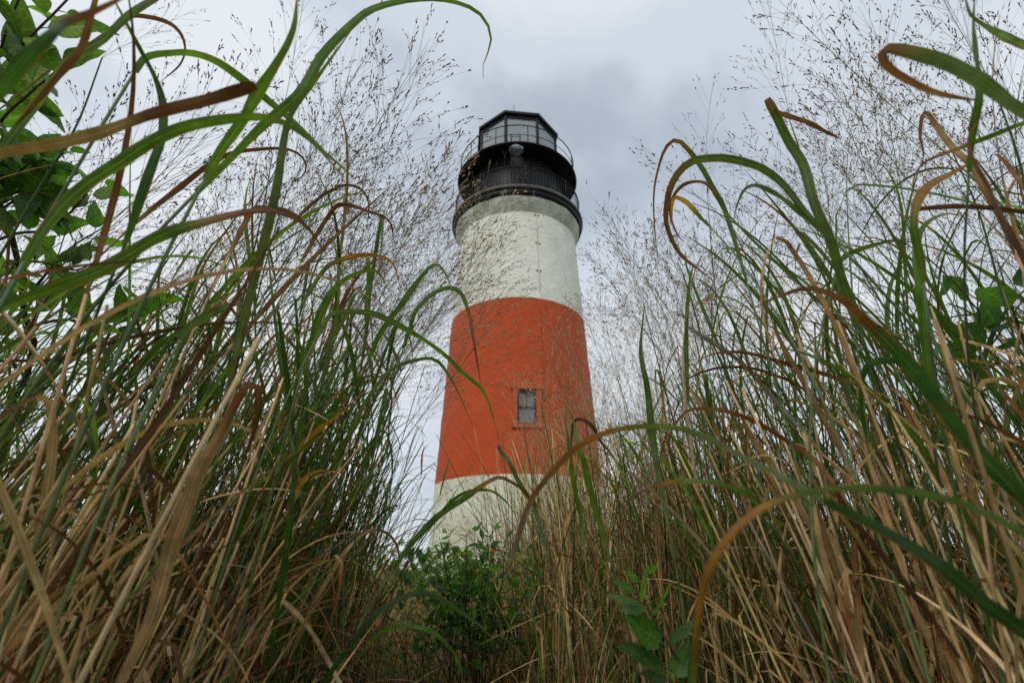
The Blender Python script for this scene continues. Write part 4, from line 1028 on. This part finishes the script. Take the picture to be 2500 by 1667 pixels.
# the tall shrub at the far left
g = rooted(-1.12, .78)
sh = empty('broadleaf_shrub', g, label='tall broad leaved shrub behind the grass at the far left', cat='shrub')
trunk = [g, *W((20, 1000, 1.15), (55, 740, 1.1), (25, 560, 1.05), (-20, 450, 1.0))]
leafy(sh, g, trunk, .010, .005, 10, .055, 'oval', .6, (.055, .035, .022), name='trunk')
for q, n_, ln, fam in [
 ([(-60, 470, 1.0), (-20, 260, .86), (45, 124, .80), (80, 85, .78), (150, 15, .76), (200, -40, .75)], 18, .074, 'oval'),
 ([(-60, 420, .95), (0, 300, .86), (60, 240, .84), (130, 180, .82), (170, 150, .8)], 10, .068, 'oval'),
 ([(-80, 300, .9), (-20, 190, .85), (20, 60, .8), (60, -30, .78)], 12, .07, 'oval'),
 ([(-50, 500, 1.0), (40, 470, 1.0), (110, 420, 1.0), (160, 365, 1.0), (175, 330, 1.0)], 16, .042, 'obovate'),
 ([(-60, 480, 1.0), (20, 440, .98), (70, 400, .97), (110, 390, .96)], 22, .055, 'round'),
 ([(-60, 560, 1.0), (20, 500, .97), (70, 470, .95), (140, 480, .95)], 24, .055, 'oval'),
 ([(-40, 600, 1.02), (40, 570, 1.0), (120, 560, 1.0), (190, 500, 1.0), (225, 455, 1.0), (275, 420, 1.0)], 12, .05, 'obovate'),
 ([(30, 640, 1.05), (100, 640, 1.0), (180, 660, 1.0), (230, 640, 1.0)], 12, .052, 'oval'),
 ([(55, 740, 1.08), (120, 660, 1.05), (180, 600, 1.05), (245, 560, 1.05), (262, 540, 1.05)], 9, .055, 'obovate'),
 ([(60, 800, 1.1), (160, 780, 1.1), (260, 800, 1.05), (330, 760, 1.05), (370, 720, 1.05)], 14, .065, 'obovate'),
 ([(60, 820, 1.1), (120, 720, 1.08), (150, 700, 1.08), (200, 690, 1.08)], 10, .06, 'oval'),
 ([(40, 900, 1.12), (-10, 820, 1.1), (-30, 720, 1.1), (20, 660, 1.08)], 14, .062, 'oval')]:
    leafy(sh, g, W(*q), .0035, .0014, n_, ln * 1.15, fam)

# the rose-like shrub in the gap, in front of the wall
g = rooted(-.16, 2.2)
cs = empty('rose_shrub', g, label='low dark green shrub with small leaves in the gap before the white wall', cat='shrub')
tips = [(1000, 1400), (1040, 1345), (1072, 1310), (1085, 1285), (1115, 1330), (1140, 1300), (1160, 1275), (1180, 1310), (1205, 1280), (1215, 1275), (1235, 1300), (1260, 1340), (1290, 1330), (1310, 1390), (1090, 1390), (1150, 1370), (1200, 1360), (1120, 1420), (1180, 1430), (1060, 1460), (1240, 1430), (1270, 1450), (1030, 1500), (1100, 1510), (1160, 1500), (1210, 1510)]
inner = MB()
for i, (tx_, ty_) in enumerate(tips):
    t_ = 2.12 + .25 * math.sin(i * 2.3)
    tip_ = px(tx_, ty_, t_); m_ = (g + tip_) / 2 + rg.normal(0, .03, 3); m_[2] = tip_[2] * .62
    leafy(cs, g, [g + np.append(rg.normal(0, .05, 2), 0), m_, tip_], .0042, .0012, 11, .062, 'slim' if i % 3 else 'obovate', .55, (.06, .04, .025))
fb = np.array([(0, 0, 0), (-.20, .3, .05), (0, .3, 0), (.20, .3, .05), (-.2, .65, .03), (0, .65, -.03), (.2, .65, .03), (0, 1, -.12)]); FB = [np.array([[0, 2, 1], [0, 3, 2], [4, 5, 7], [5, 6, 7]]), np.array([[1, 2, 5, 4], [2, 3, 6, 5]])]
for k in range(800):
    q = px(rg.normal(1115, 105), rg.uniform(1345, 1600), 2.15 + rg.normal(0, .16)) - g; a_, e_ = rg.uniform(0, 6.28), rg.normal(.2, .6)
    ca, sa, ce, se = math.cos(a_), math.sin(a_), math.cos(e_), math.sin(e_)
    M = np.array([[ca, -sa * ce, sa * se], [sa, ca * ce, -ca * se], [0, se, ce]])
    rb = np.array([(0, 0, 0), (-1, .02, 0), (0, .02, 0), (1, .02, 0), (-1, .04, 0), (0, .04, 0), (1, .04, 0), (0, .06, 0)])
    inner.add(fb @ M.T * rg.uniform(.035, .06) + q, FB, np.array([(.036, .092, .020), (.05, .118, .020), (.030, .08, .022), (.07, .13, .028)][rg.integers(4)]) * rg.uniform(.8, 1.2), rb)
tag(inner.build('foliage', M_LEAF, cs), kind='stuff')
for hx_, hy_ in ((1202, 1345), (1163, 1402)):
    b_ = px(hx_, hy_, 2.05) - g; mb = MB(); k = np.linspace(0, 1, 7)
    mb.tube(np.array([b_ + np.array([0, 0, .010 - .020 * q]) for q in k]), .0088 * np.sin(np.pi * (.06 + .88 * k)) ** .7, (.55, .10, .012), 8); mb.build('rose_hip', M_SEED, cs)

# the sapling at the bottom right
g = rooted(.43, .80)
sp_ = empty('broadleaf_sapling', g, label='glossy broad leaved sapling in front of the dry stalks at lower right', cat='sapling')
leafy(sp_, g, [g, *W((1690, 1690, .72), (1650, 1600, .72), (1600, 1520, .71), (1572, 1462, .7))], .0034, .0016, 0, .05, 'obovate')
for (bx, by), (ex, ey), fam, v in [((1573, 1459), (1563, 1385), 'obovate', 1), ((1593, 1508), (1640, 1412), 'obovate', 0), ((1575, 1495), (1486, 1440), 'slim', 1), ((1557, 1445), (1499, 1412), 'slim', 1), ((1613, 1566), (1526, 1500), 'obovate', 0), ((1562, 1490), (1512, 1486), 'obovate', 2), ((1625, 1627), (1508, 1570), 'slim', 2), ((1636, 1576), (1694, 1504), 'slim', 0), ((1650, 1652), (1684, 1560), 'obovate', 0), ((1678, 1690), (1682, 1592), 'obovate', 3), ((1580, 1400), (1604, 1372), 'slim', 1), ((1560, 1420), (1530, 1390), 'oval', 1), ((1630, 1660), (1560, 1640), 'oval', 2)]:
    b_, e_ = px(bx, by, .71), px(ex, ey, .71 + rg.uniform(-.03, .03))
    nrm = np.array([0, -.75, .7]) + rg.normal(0, .3, 3)
    put_leaf(sp_, b_ - g, e_ - b_, nrm, np.linalg.norm(e_ - b_), fam, v)

# leafy vine climbing through the right stand
g = rooted(1.25, 1.15)
vn = empty('climbing_vine', g, label='broad leaved vine climbing through the grass at the right edge', cat='vine')
leafy(vn, g, [g, *W((2420, 1300, 1.15), (2360, 1050, 1.1), (2400, 800, 1.05), (2330, 690, 1.02), (2240, 610, 1.0), (2180, 575, 1.0))], .0032, .0012, 12, .062, 'round', .45)
leafy(vn, g, [*W((2380, 900, 1.08), (2450, 800, 1.0), (2520, 700, .95))], .002, .001, 10, .06, 'round', .1)
leafy(vn, g, [*W((2400, 1200, 1.12), (2480, 1050, 1.05), (2560, 900, 1.0))], .002, .001, 12, .06, 'oval', .1)
leafy(vn, g, [*W((2360, 1150, 1.15), (2200, 1010, 1.2), (2050, 960, 1.2), (1930, 900, 1.2))], .002, .001, 12, .05, 'round', .1)
leafy(vn, g, [*W((2400, 1420, 1.15), (2200, 1380, 1.1), (2060, 1350, 1.1), (2020, 1320, 1.1))], .002, .001, 9, .055, 'round', .3)
leafy(vn, g, [*W((2420, 1500, 1.1), (2480, 1400, 1.0), (2540, 1350, .95))], .002, .001, 8, .06, 'oval', .1)

# goldenrod gone dull, and two dried flower heads, in the left stand
g = rooted(-.62, 1.05)
gd = empty('goldenrod', g, label='dull yellow goldenrod plume among the leaves left of the stand', cat='wildflower')
st_ = spline(np.array([g, *W((420, 1000, 1.05), (400, 800, 1.05), (385, 710, 1.05))]), 14) - g
mb = MB(); mb.tube(st_, np.linspace(.0028, .0012, 14), (.10, .10, .035), 5); mb.build('stem', M_CULM, gd)
mb = MB()
for k in range(26):
    b_ = st_[13] + (st_[10] - st_[13]) * rg.random(); v = np.append(rg.normal(0, 1, 2), .5); v /= np.linalg.norm(v); ln = rg.uniform(.03, .075)
    arc = np.array([b_, b_ + v * ln * .6 + np.array([0, 0, .012]), b_ + v * ln + np.array([0, 0, .004])]); mb.tube(arc, .0005, (.10, .10, .03), 3, False)
    for q in np.linspace(.3, 1, 10):
        p = arc[0] + (arc[2] - arc[0]) * q + np.array([0, 0, .012 * math.sin(q * 3.1)]); s_ = rg.normal(0, .002, 3)
        mb.tube(np.array([p, p + np.array([0, 0, .003]) + s_, p + np.array([0, 0, .006]) + s_ * 2]), [.0006, .0016, .0007], np.array((.26, .21, .03)) * rg.uniform(.5, 1.2), 4, False)
tag(mb.build('flower_plume', M_SEED, gd), kind='stuff')
for hx_, hy_, lab in ((622, 1288, 'dried brown flower head in the middle of the left stand'), (815, 1298, 'small dried brown flower head at the inner edge of the left stand')):
    top_ = px(hx_, hy_, 1.25); g = rooted(top_[0] - .02, top_[1] + .08)
    df = empty('dried_flower', g, label=lab, cat='wildflower')
    st_ = spline(np.array([g, (g + top_) / 2 + np.array([.01, .02, .1]), top_]), 12) - g
    mb = MB(); mb.tube(st_, np.linspace(.0022, .0012, 12), (.09, .06, .035), 5); mb.build('stem', M_TWIG, df)
    mb = MB()
    for k in range(30):
        v = rg.normal(0, 1, 3); v[2] = abs(v[2]) * .6; v /= np.linalg.norm(v); ln = rg.uniform(.012, .026)
        e_ = st_[-1] + v * ln; mb.tube(np.array([st_[-1] - np.array([0, 0, .012]), e_]), .0006, (.09, .06, .035), 3, False)
        mb.tube(np.array([e_, e_ + v * .004, e_ + v * .008]), [.001, .0032, .0014], np.array((.085, .052, .03)) * rg.uniform(.6, 1.4), 5)
    tag(mb.build('flower_head', M_SEED, df), kind='stuff')

# ------------------------------------------------------------------ undergrowth: small dark leaves close to the soil, and scrub beyond
def undergrowth(name, label, n, f, zlo, zhi, size):
    mb = MB(); base = np.array([(0, 0, 0), (-.26, .45, .05), (0, .5, 0), (.26, .45, .05), (0, 1, -.12)]); F = np.array([[0, 2, 1], [0, 3, 2], [1, 2, 4], [2, 3, 4]])
    V, C_ = [], []
    for k in range(n):
        x, y, z = f(zlo, zhi); a, e_ = rg.uniform(0, 6.28), rg.normal(0, .5); s_ = size * rg.uniform(.5, 1.2)
        ca, sa, ce, se = math.cos(a), math.sin(a), math.cos(e_), math.sin(e_)
        M = np.array([[ca, -sa * ce, sa * se], [sa, ca * ce, -ca * se], [0, se, ce]])
        mb.add(base @ M.T * s_ + (x, y, z), [F], pick_col())
    tag(mb.build(name, M_LEAF, None), label, 'undergrowth', kind='stuff')
def pick_col(): return np.array([(.04, .10, .02), (.055, .125, .022), (.03, .08, .02), (.07, .12, .03), (.16, .12, .04)][rg.choice(5, p=[.3, .25, .25, .15, .05])]) * rg.uniform(.7, 1.25)
CL = [(*corridor(), rg.uniform(.10, .26)) for _ in range(40)]
for _ in range(60):
    x, y, d = sample_site(rg, rg.choice([-1, 1]), .9, 2.6); CL.append((x, y, rg.uniform(.10, .22)))
def low(zlo, zhi):
    x, y, r = CL[rg.integers(len(CL))]
    return x + rg.normal(0, r), y + rg.normal(0, r), rg.uniform(zlo, zhi) * rg.random() ** .6
undergrowth('undergrowth', 'dark green leafy undergrowth close to the soil between the stems', 5000, low, .05, .42, .045)
SC_ = []
for _ in range(130):
    d = rg.uniform(6, 18); a = rg.uniform(-40, 30); SC_.append((d * math.sin(R(a)), d * math.cos(R(a)), rg.uniform(.25, .6), rg.uniform(.5, 1.05)))
def scrub(zlo, zhi):
    x, y, r, h = SC_[rg.integers(len(SC_))]
    q = rg.normal(0, 1, 3); q /= np.linalg.norm(q) * rg.uniform(.9, 1.3)
    return x + q[0] * r, y + q[1] * r, max(.02, h * (.5 + .5 * q[2]))
undergrowth('undergrowth', 'low green scrub spreading beyond the grass around the lighthouse', 24000, scrub, 0, 1, .13)
